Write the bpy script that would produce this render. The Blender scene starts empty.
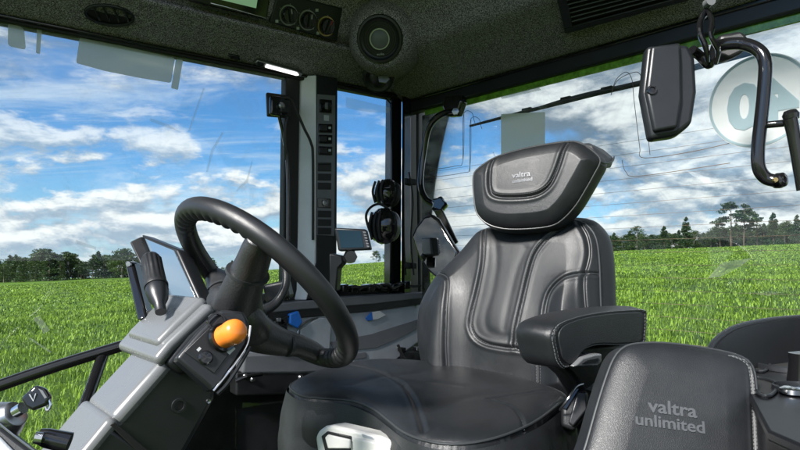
import bpy, bmesh, math, random
import numpy as np
from mathutils import Vector, Matrix
random.seed(7); rng = np.random.default_rng(7)
sc = bpy.context.scene
COL = sc.collection
F, CX, CY, CZ = 600.0, 400.0, 265.0, 1.9      # focal length and horizon in photo pixels, eye height

def P(px, py, D):
    return Vector(((px-CX)/F*D, D, CZ+(CY-py)/F*D))
class Pl:
    """a real plane in the cab; hit() finds where a sight line meets it"""
    def __init__(s, o, n, up=(0, 0, 1)):
        s.o = Vector(o); s.n = Vector(n).normalized()
        up = Vector(up); s.u = up.cross(s.n); s.u.normalize(); s.v = s.n.cross(s.u); s.v.normalize()
    def hit(s, px, py):
        d = Vector(((px-CX)/F, 1, (CY-py)/F)); e = Vector((0, 0, CZ))
        return e+d*((s.o-e).dot(s.n)/d.dot(s.n))
    def loc(s, p): return ((p-s.o).dot(s.u), (p-s.o).dot(s.v))
    def pt(s, u, v, w=0): return s.o+s.u*u+s.v*v+s.n*w

# ---------------------------------------------------------------- materials
def newmat(name):
    m = bpy.data.materials.new(name); m.use_nodes = True
    nt = m.node_tree; return m, nt, nt.nodes['Principled BSDF']
def pbr(name, col, rough=.5, metal=0., bump=0., bscale=300., var=0., vscale=20., coat=0., spec=.5, rvar=0., detail=4., kind='noise', emit=None, estr=1., speck=None, ior=1.5):
    m, nt, b = newmat(name); N = nt.nodes; L = nt.links
    b.inputs['Base Color'].default_value = (*col, 1); b.inputs['Roughness'].default_value = rough
    b.inputs['Metallic'].default_value = metal; b.inputs['IOR'].default_value = ior; b.inputs['Coat Weight'].default_value = coat
    b.inputs['Coat Roughness'].default_value = .08
    b.inputs['Specular IOR Level'].default_value = spec
    tc = N.new('ShaderNodeTexCoord')
    if var > 0 or rvar > 0:
        n = N.new('ShaderNodeTexNoise'); n.inputs['Scale'].default_value = vscale; n.inputs['Detail'].default_value = 6
        n.inputs['Roughness'].default_value = .65
        L.new(tc.outputs['Object'], n.inputs['Vector'])
        if var > 0:
            mp = N.new('ShaderNodeMapRange'); mp.inputs['From Min'].default_value = .3; mp.inputs['From Max'].default_value = .7
            mp.inputs['To Min'].default_value = 1-var; mp.inputs['To Max'].default_value = 1+var
            L.new(n.outputs['Fac'], mp.inputs['Value'])
            mx = N.new('ShaderNodeVectorMath'); mx.operation = 'SCALE'; mx.inputs[0].default_value = col
            L.new(mp.outputs[0], mx.inputs['Scale']); L.new(mx.outputs[0], b.inputs['Base Color'])
        if rvar > 0:
            mp = N.new('ShaderNodeMapRange'); mp.inputs['From Min'].default_value = .3; mp.inputs['From Max'].default_value = .7
            mp.inputs['To Min'].default_value = rough-rvar; mp.inputs['To Max'].default_value = rough+rvar
            L.new(n.outputs['Fac'], mp.inputs['Value']); L.new(mp.outputs[0], b.inputs['Roughness'])
    if speck:
        n = N.new('ShaderNodeTexNoise'); n.inputs['Scale'].default_value = speck[0]; n.inputs['Detail'].default_value = 3
        n.inputs['Roughness'].default_value = .8
        L.new(tc.outputs['Object'], n.inputs['Vector'])
        r = N.new('ShaderNodeValToRGB'); r.color_ramp.elements[0].position = .44; r.color_ramp.elements[1].position = .66
        r.color_ramp.elements[0].color = (*col, 1); r.color_ramp.elements[1].color = (*speck[1], 1)
        L.new(n.outputs['Fac'], r.inputs['Fac']); L.new(r.outputs['Color'], b.inputs['Base Color'])
    if bump > 0:
        if kind == 'noise':
            t = N.new('ShaderNodeTexNoise'); t.inputs['Detail'].default_value = detail; t.inputs['Scale'].default_value = bscale; out = t.outputs['Fac']
        else:
            t = N.new('ShaderNodeTexVoronoi'); t.feature = 'DISTANCE_TO_EDGE'; t.inputs['Scale'].default_value = bscale; out = t.outputs['Distance']
        L.new(tc.outputs['Object'], t.inputs['Vector'])
        if kind != 'noise':
            mp = N.new('ShaderNodeMapRange'); mp.inputs['From Max'].default_value = .25; L.new(out, mp.inputs['Value']); out = mp.outputs[0]
            n2 = N.new('ShaderNodeTexNoise'); n2.inputs['Scale'].default_value = 18; n2.inputs['Detail'].default_value = 5
            L.new(tc.outputs['Object'], n2.inputs['Vector'])
            ad = N.new('ShaderNodeMath'); ad.operation = 'MULTIPLY_ADD'; ad.inputs[1].default_value = 3
            L.new(n2.outputs['Fac'], ad.inputs[0]); L.new(out, ad.inputs[2]); out = ad.outputs[0]
        bp = N.new('ShaderNodeBump'); bp.inputs['Strength'].default_value = 1; bp.inputs['Distance'].default_value = bump
        L.new(out, bp.inputs['Height']); L.new(bp.outputs['Normal'], b.inputs['Normal'])
    if emit:
        b.inputs['Emission Color'].default_value = (*emit, 1); b.inputs['Emission Strength'].default_value = estr
    return m
M = {}
M['leather'] = pbr('black leather', (.009, .0105, .0125), .45, bump=.00010, bscale=560, kind='vor', var=.25, vscale=9, rvar=.08, spec=.6, ior=1.5)
M['wheel_leather'] = pbr('wheel leather', (.012, .013, .015), .40, ior=1.5, bump=.00008, bscale=600, kind='vor', rvar=.05, vscale=20, spec=.6)
M['side_leather'] = pbr('side panel leather', (.020, .022, .025), .46, bump=.00014, bscale=380, kind='vor', var=.2, vscale=9, rvar=.06)
M['fabric'] = pbr('headliner fabric', (.085, .070, .090), .9, bump=.0018, bscale=330, speck=(360, (.85, .74, .93)), detail=3, spec=.25)
M['suede'] = pbr('armrest cloth', (.016, .017, .019), .85, bump=.001, bscale=500, var=.4, vscale=60, spec=.3)
M['plastic'] = pbr('black plastic', (.011, .012, .0135), .42, bump=.0002, bscale=700, var=.25, vscale=15, rvar=.07)
M['satin'] = pbr('satin dark plastic', (.012, .0135, .016), .36, bump=.0001, bscale=900, var=.2, vscale=8, rvar=.05)
M['gloss'] = pbr('gloss black paint', (.008, .008, .009), .12, coat=.6, rvar=.04, vscale=12)
M['rubber'] = pbr('rubber seal', (.007, .007, .007), .6, bump=.0003, bscale=300)
M['grey_plastic'] = pbr('light grey plastic', (.13, .135, .14), .27, spec=.9, vscale=25, rvar=.05)
M['pillar_grey'] = pbr('pillar grey plastic', (.86, .84, .86), .45, bump=.0002, bscale=700, var=.06, vscale=10)
M['trim_grey'] = pbr('trim grey plastic', (.40, .43, .47), .5, bump=.0003, bscale=600, var=.12, vscale=12)
M['panel_grey'] = pbr('panel grey plastic', (.15, .155, .17), .45, bump=.0002, bscale=700, var=.1, vscale=20)
M['white_plastic'] = pbr('off white plastic', (.78, .77, .73), .35, var=.05, vscale=30)
M['chrome'] = pbr('bright metal', (.75, .76, .78), .18, metal=1, rvar=.06, vscale=40)
M['steel'] = pbr('dull steel', (.35, .36, .38), .35, metal=1, rvar=.08, vscale=40)
M['orange'] = pbr('orange plastic', (.85, .24, .03), .3, bump=.0001, bscale=500, coat=.2, var=.06)
M['blue'] = pbr('blue plastic', (.02, .16, .6), .35)
M['white'] = pbr('white mark', (.75, .76, .77), .5, var=.05)
M['print'] = pbr('pale print', (.5, .52, .54), .5)
M['thread'] = pbr('grey thread', (.11, .115, .12), .6)
M['deep'] = pbr('deep black plastic', (.006, .0065, .008), .38, bump=.0002, bscale=600, spec=.35)
M['wire'] = pbr('printed heating wire', (.14, .10, .07), .5)
M['piping'] = pbr('seam piping', (.03, .033, .036), .42, spec=.5)
M['emboss'] = pbr('embossed leather', (.05, .053, .057), .3, spec=1., ior=1.7)
M['screen'] = pbr('display glass', (.012, .02, .03), .4, spec=.1, emit=(.02, .10, .16), estr=.12)
M['tablet'] = pbr('tablet glass', (.10, .15, .20), .05, coat=1, spec=1.)
M['lcd'] = pbr('green lcd', (.03, .06, .04), .2, emit=(.12, .22, .12), estr=.5)
M['mirror'] = pbr('mirror glass', (.85, .87, .88), .02, metal=1)
M['lens'] = pbr('lamp lens', (.85, .86, .84), .25, bump=.0006, bscale=140, kind='noise', coat=.5)
M['red'] = pbr('red print', (.7, .03, .02), .4)
M['gold'] = pbr('brass ring', (.6, .45, .2), .3, metal=1)
M['greenglass'] = pbr('green glass edge', (.16, .34, .03), .25, var=.5, vscale=60, coat=.5)  # green imitates grass reflected along the top of the rear window

M['grain'] = pbr('grained plastic', (.022, .023, .025), .40, bump=.0006, bscale=420, rvar=.05, vscale=30, spec=.8)
def glassmat(name, tint, refl=1.0, dirt=.03):
    m = bpy.data.materials.new(name); m.use_nodes = True; nt = m.node_tree; N = nt.nodes; L = nt.links
    N.remove(N['Principled BSDF']); out = N['Material Output']
    tr = N.new('ShaderNodeBsdfTransparent'); tr.inputs[0].default_value = (*tint, 1)
    gl = N.new('ShaderNodeBsdfGlossy'); gl.inputs['Roughness'].default_value = .01
    fr = N.new('ShaderNodeFresnel'); fr.inputs['IOR'].default_value = 1.45
    mul = N.new('ShaderNodeMath'); mul.operation = 'MULTIPLY'; mul.inputs[1].default_value = refl
    L.new(fr.outputs[0], mul.inputs[0])
    mx = N.new('ShaderNodeMixShader'); L.new(mul.outputs[0], mx.inputs[0]); L.new(tr.outputs[0], mx.inputs[1]); L.new(gl.outputs[0], mx.inputs[2])
    # fine dust and wiped smears on the pane
    tc = N.new('ShaderNodeTexCoord'); n = N.new('ShaderNodeTexNoise'); n.inputs['Scale'].default_value = 9; n.inputs['Detail'].default_value = 10
    n.inputs['Roughness'].default_value = .75; n.inputs['Distortion'].default_value = 1.5
    L.new(tc.outputs['Object'], n.inputs['Vector'])
    r = N.new('ShaderNodeMapRange'); r.inputs['From Min'].default_value = .48; r.inputs['From Max'].default_value = .8; r.inputs['To Max'].default_value = dirt*4
    r.inputs['To Min'].default_value = dirt*.2
    L.new(n.outputs['Fac'], r.inputs['Value'])
    df = N.new('ShaderNodeBsdfTranslucent'); df.inputs[0].default_value = (.8, .82, .85, 1)
    mx2 = N.new('ShaderNodeMixShader'); L.new(r.outputs[0], mx2.inputs[0]); L.new(mx.outputs[0], mx2.inputs[1]); L.new(df.outputs[0], mx2.inputs[2])
    L.new(mx2.outputs[0], out.inputs['Surface']); return m
M['glass'] = glassmat('window glass', (.95, .97, .96))
M['rear_glass'] = glassmat('heated window glass', (.93, .96, .95), dirt=.04)
def sheetmat(name, col, alpha, trans=.6):
    m = bpy.data.materials.new(name); m.use_nodes = True; nt = m.node_tree; N = nt.nodes; L = nt.links
    N.remove(N['Principled BSDF']); out = N['Material Output']
    d = N.new('ShaderNodeBsdfDiffuse'); d.inputs[0].default_value = (*col, 1)
    t = N.new('ShaderNodeBsdfTranslucent'); t.inputs[0].default_value = (*col, 1)
    m1 = N.new('ShaderNodeMixShader'); m1.inputs[0].default_value = trans; L.new(d.outputs[0], m1.inputs[1]); L.new(t.outputs[0], m1.inputs[2])
    tr = N.new('ShaderNodeBsdfTransparent'); m2 = N.new('ShaderNodeMixShader'); m2.inputs[0].default_value = alpha
    L.new(tr.outputs[0], m2.inputs[1]); L.new(m1.outputs[0], m2.inputs[2]); L.new(m2.outputs[0], out.inputs['Surface']); return m
M['sheet'] = sheetmat('white translucent film', (1, 1, 1), .93, .9)  # white standing in for reflections on the windscreen
M['lamp'] = pbr('lit lamp lens', (.85, .86, .84), .25, bump=.0006, bscale=140, emit=(1, .98, .94), estr=.7)
M['white_film'] = sheetmat('white paper label', (1, 1, 1), .93, .85)  # brightness reflected in the rear glass, painted white
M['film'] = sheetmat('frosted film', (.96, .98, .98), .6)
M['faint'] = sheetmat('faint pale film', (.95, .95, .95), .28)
M['film2'] = sheetmat('frosted lettering', (.50, .62, .66), .8)
M['dots'] = sheetmat('faded print band', (.3, .33, .33), .35)

# ---------------------------------------------------------------- helpers
def tag(o, label=None, cat=None, group=None, kind=None):
    if label: o['label'] = label
    if cat: o['category'] = cat
    if group: o['group'] = group
    if kind: o['kind'] = kind
    return o
def thing(name, label, cat, group=None, loc=(0, 0, 0)):
    o = bpy.data.objects.new(name, None); COL.objects.link(o); o.location = loc; o.empty_display_size = .05
    bpy.context.view_layer.update()
    return tag(o, label, cat, group)
def link(name, me, mat, parent=None, smooth=False):
    o = bpy.data.objects.new(name, me); COL.objects.link(o)
    if mat is not None: me.materials.append(M[mat] if isinstance(mat, str) else mat)
    if parent:
        o.parent = parent; w = Vector((0, 0, 0)); p = parent
        while p: w += p.location; p = p.parent
        o.matrix_parent_inverse = Matrix.Translation(-w)
    if smooth: me.polygons.foreach_set('use_smooth', [True]*len(me.polygons))
    return o
class MB:
    def __init__(s): s.v = []; s.f = []
    def add(s, v, f):
        n = len(s.v); s.v += [Vector(p) for p in v]; s.f += [[i+n for i in q] for q in f]; return s
    def prism(s, pts, vec):
        pts = [Vector(p) for p in pts]; vec = Vector(vec); n = len(pts)
        # orient outward
        nor = Vector((0, 0, 0))
        for i in range(n): nor += (pts[i]-pts[0]).cross(pts[(i+1) % n]-pts[0])
        if nor.dot(vec) > 0: pts = pts[::-1]
        s.add(pts+[p+vec for p in pts], [list(range(n)), list(range(2*n-1, n-1, -1))]+[[i, i+n, (i+1) % n+n, (i+1) % n] for i in range(n)]); return s
    def box(s, c, ax, ay, az):
        c, ax, ay, az = map(Vector, (c, ax, ay, az))
        q = [c+ax*i+ay*j-az for i, j in ((-1, -1), (1, -1), (1, 1), (-1, 1))]
        return s.prism(q, az*2)
    def tube(s, path, r, seg=12, smooth=6, flat=1., closed=False, caps=True):
        path = [Vector(p) for p in path]
        rr = list(r) if hasattr(r, '__len__') else [r]*len(path)
        if smooth > 1 and len(path) > 2: path, rr = catmull(path, smooth, closed, rr)
        n = len(path); rings = []
        T = [((path[(i+1) % n] if closed or i < n-1 else path[i])-(path[i-1] if closed or i > 0 else path[i])).normalized() for i in range(n)]
        a = T[0].orthogonal().normalized(); base = len(s.v); fs = []
        for i in range(n):
            a = (a-T[i]*a.dot(T[i])).normalized(); b = T[i].cross(a)
            for k in range(seg):
                t = 2*math.pi*k/seg; s.v.append(path[i]+a*(math.cos(t)*rr[i])+b*(math.sin(t)*rr[i]*flat))
        m = n if closed else n-1
        for i in range(m):
            for k in range(seg):
                j = (i+1) % n
                s.f.append([base+i*seg+k, base+i*seg+(k+1) % seg, base+j*seg+(k+1) % seg, base+j*seg+k])
        if not closed and caps:
            s.f.append([base+k for k in range(seg)][::-1]); s.f.append([base+(n-1)*seg+k for k in range(seg)])
        return s
    def lathe(s, o, axis, prof, seg=40, phase=0, mod=None):
        """prof: list of (radius, height along axis)"""
        o = Vector(o); ax = Vector(axis).normalized(); a = ax.orthogonal().normalized()
        if abs(ax.z) < .95:
            a = Vector((0, 0, 1)).cross(ax).normalized()
        b = ax.cross(a); base = len(s.v); n = len(prof)
        for i, (r, h) in enumerate(prof):
            for k in range(seg):
                t = 2*math.pi*k/seg+phase; q = r*(mod(t, i) if mod else 1)
                s.v.append(o+a*math.cos(t)*q+b*math.sin(t)*q+ax*h)
        for i in range(n-1):
            for k in range(seg):
                s.f.append([base+i*seg+k, base+i*seg+(k+1) % seg, base+(i+1)*seg+(k+1) % seg, base+(i+1)*seg+k])
        if prof[0][0] > .0016 and prof[-1][0] > .0016:      # a ring: close the section instead of capping it
            for k in range(seg): s.f.append([base+(n-1)*seg+k, base+(n-1)*seg+(k+1) % seg, base+(k+1) % seg, base+k])
        else:
            s.f.append([base+k for k in range(seg)][::-1]); s.f.append([base+(n-1)*seg+k for k in range(seg)])
        return s
    def build(s, name, mat, parent=None, bevel=0, seg=2, smooth=True, label=None, angle=35):
        me = bpy.data.meshes.new(name); me.from_pydata([tuple(p) for p in s.v], [], s.f); me.validate(); me.update()
        o = link(name, me, mat, parent, smooth)
        bm = bmesh.new(); bm.from_mesh(me); bmesh.ops.recalc_face_normals(bm, faces=bm.faces); bm.to_mesh(me); bm.free()
        if bevel:
            m = o.modifiers.new('bevel', 'BEVEL'); m.width = bevel; m.segments = seg; m.limit_method = 'ANGLE'; m.angle_limit = math.radians(30)
        if smooth:
            try: me.set_sharp_from_angle(angle=math.radians(angle))
            except Exception: pass
        if label: o['label'] = label
        return o
def catmull(p, k, closed, rr=None):
    n = len(p); out = []; ro = []
    for i in range(n if closed else n-1):
        g = lambda j: p[j % n] if closed else p[max(0, min(n-1, j))]
        h = (lambda j: rr[j % n] if closed else rr[max(0, min(n-1, j))]) if rr else None
        for q in range(k):
            t = q/k
            def cr(a, b, c, d): return (b*2+(c-a)*t+(a*2-b*5+c*4-d)*t*t+(b*3-a-c*3+d)*t**3)*.5
            out.append(cr(g(i-1), g(i), g(i+1), g(i+2)))
            if rr: ro.append(cr(h(i-1), h(i), h(i+1), h(i+2)))
    if not closed:
        out.append(p[-1]);
        if rr: ro.append(rr[-1])
    return (out, ro) if rr else out
def pdist(X, Y, line, closed=False):
    L = np.array(line, float); A = L if closed else L[:-1]; B = np.roll(L, -1, 0) if closed else L[1:]
    best = np.full(X.shape, 1e9)
    for (ax, ay), (bx, by) in zip(A, B):
        dx, dy = bx-ax, by-ay; q = dx*dx+dy*dy+1e-12
        t = np.clip(((X-ax)*dx+(Y-ay)*dy)/q, 0, 1)
        best = np.minimum(best, (X-ax-t*dx)**2+(Y-ay-t*dy)**2)
    return np.sqrt(best)
def pad(name, pl, outline, mat, parent, R=.02, H=.015, T=.05, seams=(), crown=0., fn=None, rings=64, n=360, sm=4, bulge=.15, back_scale=1., label=None, center=None):
    """upholstered cushion: outline given in the cushion's own plane, domed front, seams pressed in, real thickness T behind"""
    out = [pl.loc(pl.hit(*p)) for p in outline]
    o2 = [Vector((a, b)) for a, b in out]
    if sm > 1: o2 = catmull(o2, sm, True)
    # resample evenly
    pts = np.array([tuple(p) for p in o2]); seg = np.linalg.norm(np.roll(pts, -1, 0)-pts, axis=1); cum = np.r_[0, np.cumsum(seg)]
    t = np.linspace(0, cum[-1], n+1)[:-1]; pp = np.vstack([pts, pts[:1]])
    ox = np.interp(t, cum, pp[:, 0]); oy = np.interp(t, cum, pp[:, 1])
    c = np.array(pl.loc(pl.hit(*center))) if center else np.array([ox.mean(), oy.mean()])
    sv = np.linspace(0, 1, rings)**1.0; sv = 1-(1-sv)**1.25 if False else sv
    ss = 1-sv[::-1]; ss = np.sort(1-(np.linspace(0, 1, rings)**1.6))[::-1]     # dense near the rim
    poly = list(zip(ox[::3], oy[::3]))
    sl = []
    for sg in seams:
        q = [Vector(pl.loc(pl.hit(*p))) for p in sg['pts']]
        q = catmull(q, 5, sg.get('closed', False)) if len(q) > 2 else q
        sl.append((dict(sg), [tuple(v) for v in q]))
    def hgt(X, Y):
        d = pdist(X, Y, poly, True); k = np.clip(d/R, 0, 1)
        h = H*np.sqrt(np.clip(1-(1-k)**2, 0, 1))
        if crown:
            dm = max(np.hypot(ox-c[0], oy-c[1])); h = h+crown*np.clip(1-((X-c[0])**2+(Y-c[1])**2)/dm**2, 0, 1)*k
        if fn: h = h+fn(X, Y, d)*k
        for sg, q in sl:
            e = pdist(X, Y, q, sg.get('closed', False)); w = sg.get('w', .004); dp = sg.get('d', .004)
            h = h-dp*np.exp(-(e/w)**2)+sg.get('b', .3)*dp*np.exp(-((e-2.4*w)/(1.3*w))**2)
        return h
    X = (c[0]+ss[:, None]*(ox-c[0])[None]).ravel(); Y = (c[1]+ss[:, None]*(oy-c[1])[None]).ravel()
    Z = hgt(X, Y)
    V = [np.c_[X, Y, Z]]
    bt = np.linspace(0, 1, 9)[1:]
    cu = 1+(back_scale-1)*bt; ins = bulge*T*np.sin(np.pi*bt)
    nx = np.gradient(np.r_[oy[-1], oy, oy[0]])[1:-1]; ny = -np.gradient(np.r_[ox[-1], ox, ox[0]])[1:-1]; nn = np.hypot(nx, ny)+1e-9; nx /= nn; ny /= nn
    area = np.sum(ox*np.roll(oy, -1)-np.roll(ox, -1)*oy)
    if area < 0: nx, ny = -nx, -ny
    for i in range(8):
        V.append(np.c_[c[0]+cu[i]*(ox-c[0])+nx*ins[i], c[1]+cu[i]*(oy-c[1])+ny*ins[i], np.full(n, -T*bt[i])])
    V.append(np.c_[c[0]+.85*back_scale*(ox-c[0]), c[1]+.85*back_scale*(oy-c[1]), np.full(n, -T*1.12)])
    V = np.vstack(V); u, v, w = (np.array(q) for q in (pl.u, pl.v, pl.n))
    W = np.array(pl.o)+V[:, :1]*u+V[:, 1:2]*v+V[:, 2:]*w
    f = []
    def band(a, b):
        for k in range(n): f.append((a+k, a+(k+1) % n, b+(k+1) % n, b+k))
    for i in range(rings-1): band(i*n, (i+1)*n)
    base = rings*n; band(0, base)
    for i in range(8): band(base+i*n, base+(i+1)*n)
    f.append(tuple(base+8*n+k for k in range(n)))
    me = bpy.data.meshes.new(name); me.from_pydata(W.tolist(), [], f); me.update()
    bm = bmesh.new(); bm.from_mesh(me); bmesh.ops.remove_doubles(bm, verts=bm.verts, dist=1e-5); bmesh.ops.recalc_face_normals(bm, faces=bm.faces); bm.to_mesh(me); bm.free()
    o = link(name, me, mat, parent, True)
    if label: o['label'] = label
    def surf(px, py, lift=0.):
        a, b = pl.loc(pl.hit(px, py)); h = float(hgt(np.array([a]), np.array([b]))[0]); return pl.pt(a, b, h+lift)
    surf.uv = lambda a, b, lift=0.: pl.pt(a, b, float(hgt(np.array([a]), np.array([b]))[0])+lift)
    surf.rim = [pl.pt(a, b, 0) for a, b in zip(ox[::4], oy[::4])]; surf.hgt = hgt; surf.pl = pl
    return o, surf
def rimline(surf, name, parent, mat='piping', r=.0022, w=.0, part=None):
    pts = surf.rim if part is None else part
    return MB().tube([p+surf.pl.n*w for p in pts], r, 8, 1, closed=part is None).build(name, mat, parent)
def seamline(surf, pts, name, parent, r=.0016, mat='piping', lift=0., k=6):
    q = catmull([Vector((*p, 0)) for p in pts], k, False) if len(pts) > 2 else [Vector((*p, 0)) for p in pts]
    return MB().tube([surf(p.x, p.y, lift) for p in q], r, 8, 1).build(name, mat, parent)
def stitches(mb, pts3, step=.006, ln=.0035, r=.0006):
    d = 0; nxt = 0
    for a, b in zip(pts3[:-1], pts3[1:]):
        L = (b-a).length
        while nxt < d+L and L > 1e-9:
            t = (nxt-d)/L; c = a.lerp(b, t); e = (b-a).normalized()
            mb.tube([c-e*ln/2, c+e*ln/2], r, 5, 1); nxt += step
        d += L
def textmesh(s, size, pl, px, py, name, mat, parent, depth=.001, surf=None, ang=0., flip=False, lift=0., bold=0., align='CENTER', wid=1.):
    cu = bpy.data.curves.new(name, 'FONT'); cu.body = s; cu.size = size; cu.extrude = depth; cu.align_x = align; cu.align_y = 'CENTER'
    cu.offset = bold; cu.resolution_u = 3
    ob = bpy.data.objects.new(name, cu); COL.objects.link(ob); dg = bpy.context.evaluated_depsgraph_get(); dg.update()
    me = bpy.data.meshes.new_from_object(ob.evaluated_get(dg)); bpy.data.objects.remove(ob); bpy.data.curves.remove(cu)
    a0, b0 = pl.loc(pl.hit(px, py)); ca, sa = math.cos(ang), math.sin(ang)
    for v in me.vertices:
        x, y, z = v.co; x *= wid
        if flip: x = -x
        a = a0+x*ca-y*sa; b = b0+x*sa+y*ca
        v.co = surf.uv(a, b, z+lift) if surf else pl.pt(a, b, z+lift)
    me.materials.clear()
    return link(name, me, mat, parent)
# ---------------------------------------------------------------- camera
cam = bpy.data.cameras.new('camera'); co = bpy.data.objects.new('camera', cam); COL.objects.link(co); sc.camera = co
co.location = (0, 0, CZ); co.rotation_euler = (math.radians(90), 0, 0); cam.sensor_width = 36; cam.lens = F/800*36
cam.shift_y = (CY-225)/800; cam.clip_start = .02; cam.clip_end = 6000
sc.view_settings.view_transform = 'Standard'; sc.view_settings.look = 'None'; sc.view_settings.gamma = 1; sc.view_settings.use_curve_mapping = False
sc.view_settings.exposure = 1.2
sc.cycles.max_bounces = 10; sc.cycles.transparent_max_bounces = 24; sc.cycles.glossy_bounces = 5; sc.cycles.diffuse_bounces = 4
sc.cycles.caustics_reflective = False; sc.cycles.caustics_refractive = False; sc.cycles.sample_clamp_indirect = 6

# ---------------------------------------------------------------- sun and sky
SUN_AZ, SUN_EL = math.radians(222), math.radians(38)      # azimuth clockwise from +Y, behind the camera to its left, veiled by thin cloud
sd = Vector((math.sin(SUN_AZ)*math.cos(SUN_EL), math.cos(SUN_AZ)*math.cos(SUN_EL), math.sin(SUN_EL)))
sl = bpy.data.lights.new('sun', 'SUN'); sl.energy = 4.2; sl.angle = math.radians(11); sl.color = (1, .965, .92)
so = bpy.data.objects.new('sun', sl); COL.objects.link(so); so.rotation_euler = sd.to_track_quat('Z', 'Y').to_euler(); so.location = (0, 0, 30)
w = bpy.data.worlds.new('World'); sc.world = w; w.use_nodes = True; nt = w.node_tree; N = nt.nodes; L = nt.links
bg = N['Background']; bg.inputs['Strength'].default_value = .095
sky = N.new('ShaderNodeTexSky'); sky.sky_type = 'NISHITA'; sky.sun_disc = False; sky.sun_elevation = SUN_EL; sky.sun_rotation = SUN_AZ
sky.air_density = 1.; sky.dust_density = .6; sky.ozone_density = 2.
def mth(op, a, b=None, c=None, clamp=False):
    n = N.new('ShaderNodeMath'); n.operation = op; n.use_clamp = clamp
    for i, x in enumerate((a, b, c)):
        if x is None: continue
        if hasattr(x, 'links'): L.new(x, n.inputs[i])
        else: n.inputs[i].default_value = x
    return n.outputs[0]
def rmp(x, a, b, c=0., d=1., smooth=True):
    n = N.new('ShaderNodeMapRange'); n.interpolation_type = 'SMOOTHSTEP' if smooth else 'LINEAR'; L.new(x, n.inputs['Value'])
    for k, v in zip(('From Min', 'From Max', 'To Min', 'To Max'), (a, b, c, d)): n.inputs[k].default_value = v
    return n.outputs[0]
def mixc(f, a, b):
    n = N.new('ShaderNodeMix'); n.data_type = 'RGBA'
    if hasattr(f, 'links'): L.new(f, n.inputs[0])
    else: n.inputs[0].default_value = f
    for i, x in ((6, a), (7, b)):
        if hasattr(x, 'links'): L.new(x, n.inputs[i])
        else: n.inputs[i].default_value = (*x, 1)
    return n.outputs[2]
tc = N.new('ShaderNodeTexCoord'); sp = N.new('ShaderNodeSeparateXYZ'); L.new(tc.outputs['Generated'], sp.inputs[0])
X, Y, Z = sp.outputs
def comb(x, y, z):
    n = N.new('ShaderNodeCombineXYZ')
    for i, q in enumerate((x, y, z)):
        if hasattr(q, 'links'): L.new(q, n.inputs[i])
        else: n.inputs[i].default_value = q
    return n.outputs[0]
def noise(v, s, det=8, r=.6, dist=0.):
    n = N.new('ShaderNodeTexNoise'); L.new(v, n.inputs['Vector']); n.inputs['Scale'].default_value = s; n.inputs['Detail'].default_value = det
    n.inputs['Roughness'].default_value = r; n.inputs['Distortion'].default_value = dist; return n.outputs['Fac']
zz = mth('MAXIMUM', Z, 0.0)
den = mth('ADD', zz, .16)
px_, py_ = mth('DIVIDE', X, den), mth('DIVIDE', Y, den)
pv = comb(px_, py_, 0.)
# middle layer: broken heaped cloud, shaded from above by comparing its density with that a little higher
rearside = rmp(X, -.05, .30)                                 # more cloud behind the tractor than ahead of it
SEED = 7.9
def midl(dz): return noise(comb(mth('MULTIPLY', X, 2.3), mth('MULTIPLY', Y, 2.3), mth('ADD', mth('MULTIPLY', mth('ADD', Z, dz), 5.6), SEED)), .85, 12, .64, .25)
n1 = midl(0.)
cover1 = mth('ADD', mth('ADD', n1, mth('MULTIPLY', rearside, .10)), mth('MULTIPLY', rmp(Z, .14, .36), .055))
m1 = rmp(cover1, .485, .64)
# thin streaked cirrus
st = comb(mth('MULTIPLY', px_, .9), mth('MULTIPLY', py_, 3.2), 3.)
m2 = mth('MULTIPLY', rmp(noise(st, 1.1, 9, .66, .6), .44, .76), .7)
# heaped cumulus low over the horizon
az = mth('ARCTAN2', X, Y)
cv = comb(mth('MULTIPLY', az, 8.), mth('MULTIPLY', Z, 19.), 1.7)
n3 = noise(cv, 1., 9, .56, .15); n3b = noise(comb(mth('MULTIPLY', az, 8.), mth('MULTIPLY', mth('ADD', Z, .012), 19.), 1.7), 1., 9, .56, .15)
band = mth('MULTIPLY', rmp(Z, .30, .13), rmp(Z, -.02, .03))
m3 = mth('MULTIPLY', rmp(mth('ADD', n3, mth('MULTIPLY', rmp(Z, .22, .02), .16)), .50, .60), band)
# cloud brightness: lit tops, grey-blue bases
sh = mth('ADD', mth('MULTIPLY', mth('SUBTRACT', n1, midl(.045)), 4.2), mth('MULTIPLY', noise(pv, 3.1, 8, .62), 1.0))
sh3 = noise(comb(mth('MULTIPLY', az, 7.), mth('MULTIPLY', mth('ADD', Z, .02), 26.), 4.), 1., 8, .6)
c1 = mixc(rmp(sh, .12, .84), (.95, 1.35, 1.85), (4.9, 5.05, 5.2))
c3 = mixc(rmp(mth('ADD', mth('MULTIPLY', mth('SUBTRACT', n3, n3b), 4.), mth('MULTIPLY', sh3, .9)), .10, .85), (1.9, 2.5, 3.2), (5.2, 5.3, 5.4))
tint = N.new('ShaderNodeVectorMath'); tint.operation = 'MULTIPLY'; L.new(sky.outputs[0], tint.inputs[0]); tint.inputs[1].default_value = (.30, .56, .80)
base = mixc(rmp(Z, .18, -.02, 0, .6), tint.outputs[0], (2.9, 3.9, 4.8))
s1 = mixc(m2, base, (3.6, 4.2, 4.8)); s2 = mixc(m1, s1, c1); s3 = mixc(m3, s2, c3)
L.new(s3, bg.inputs['Color'])

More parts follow.
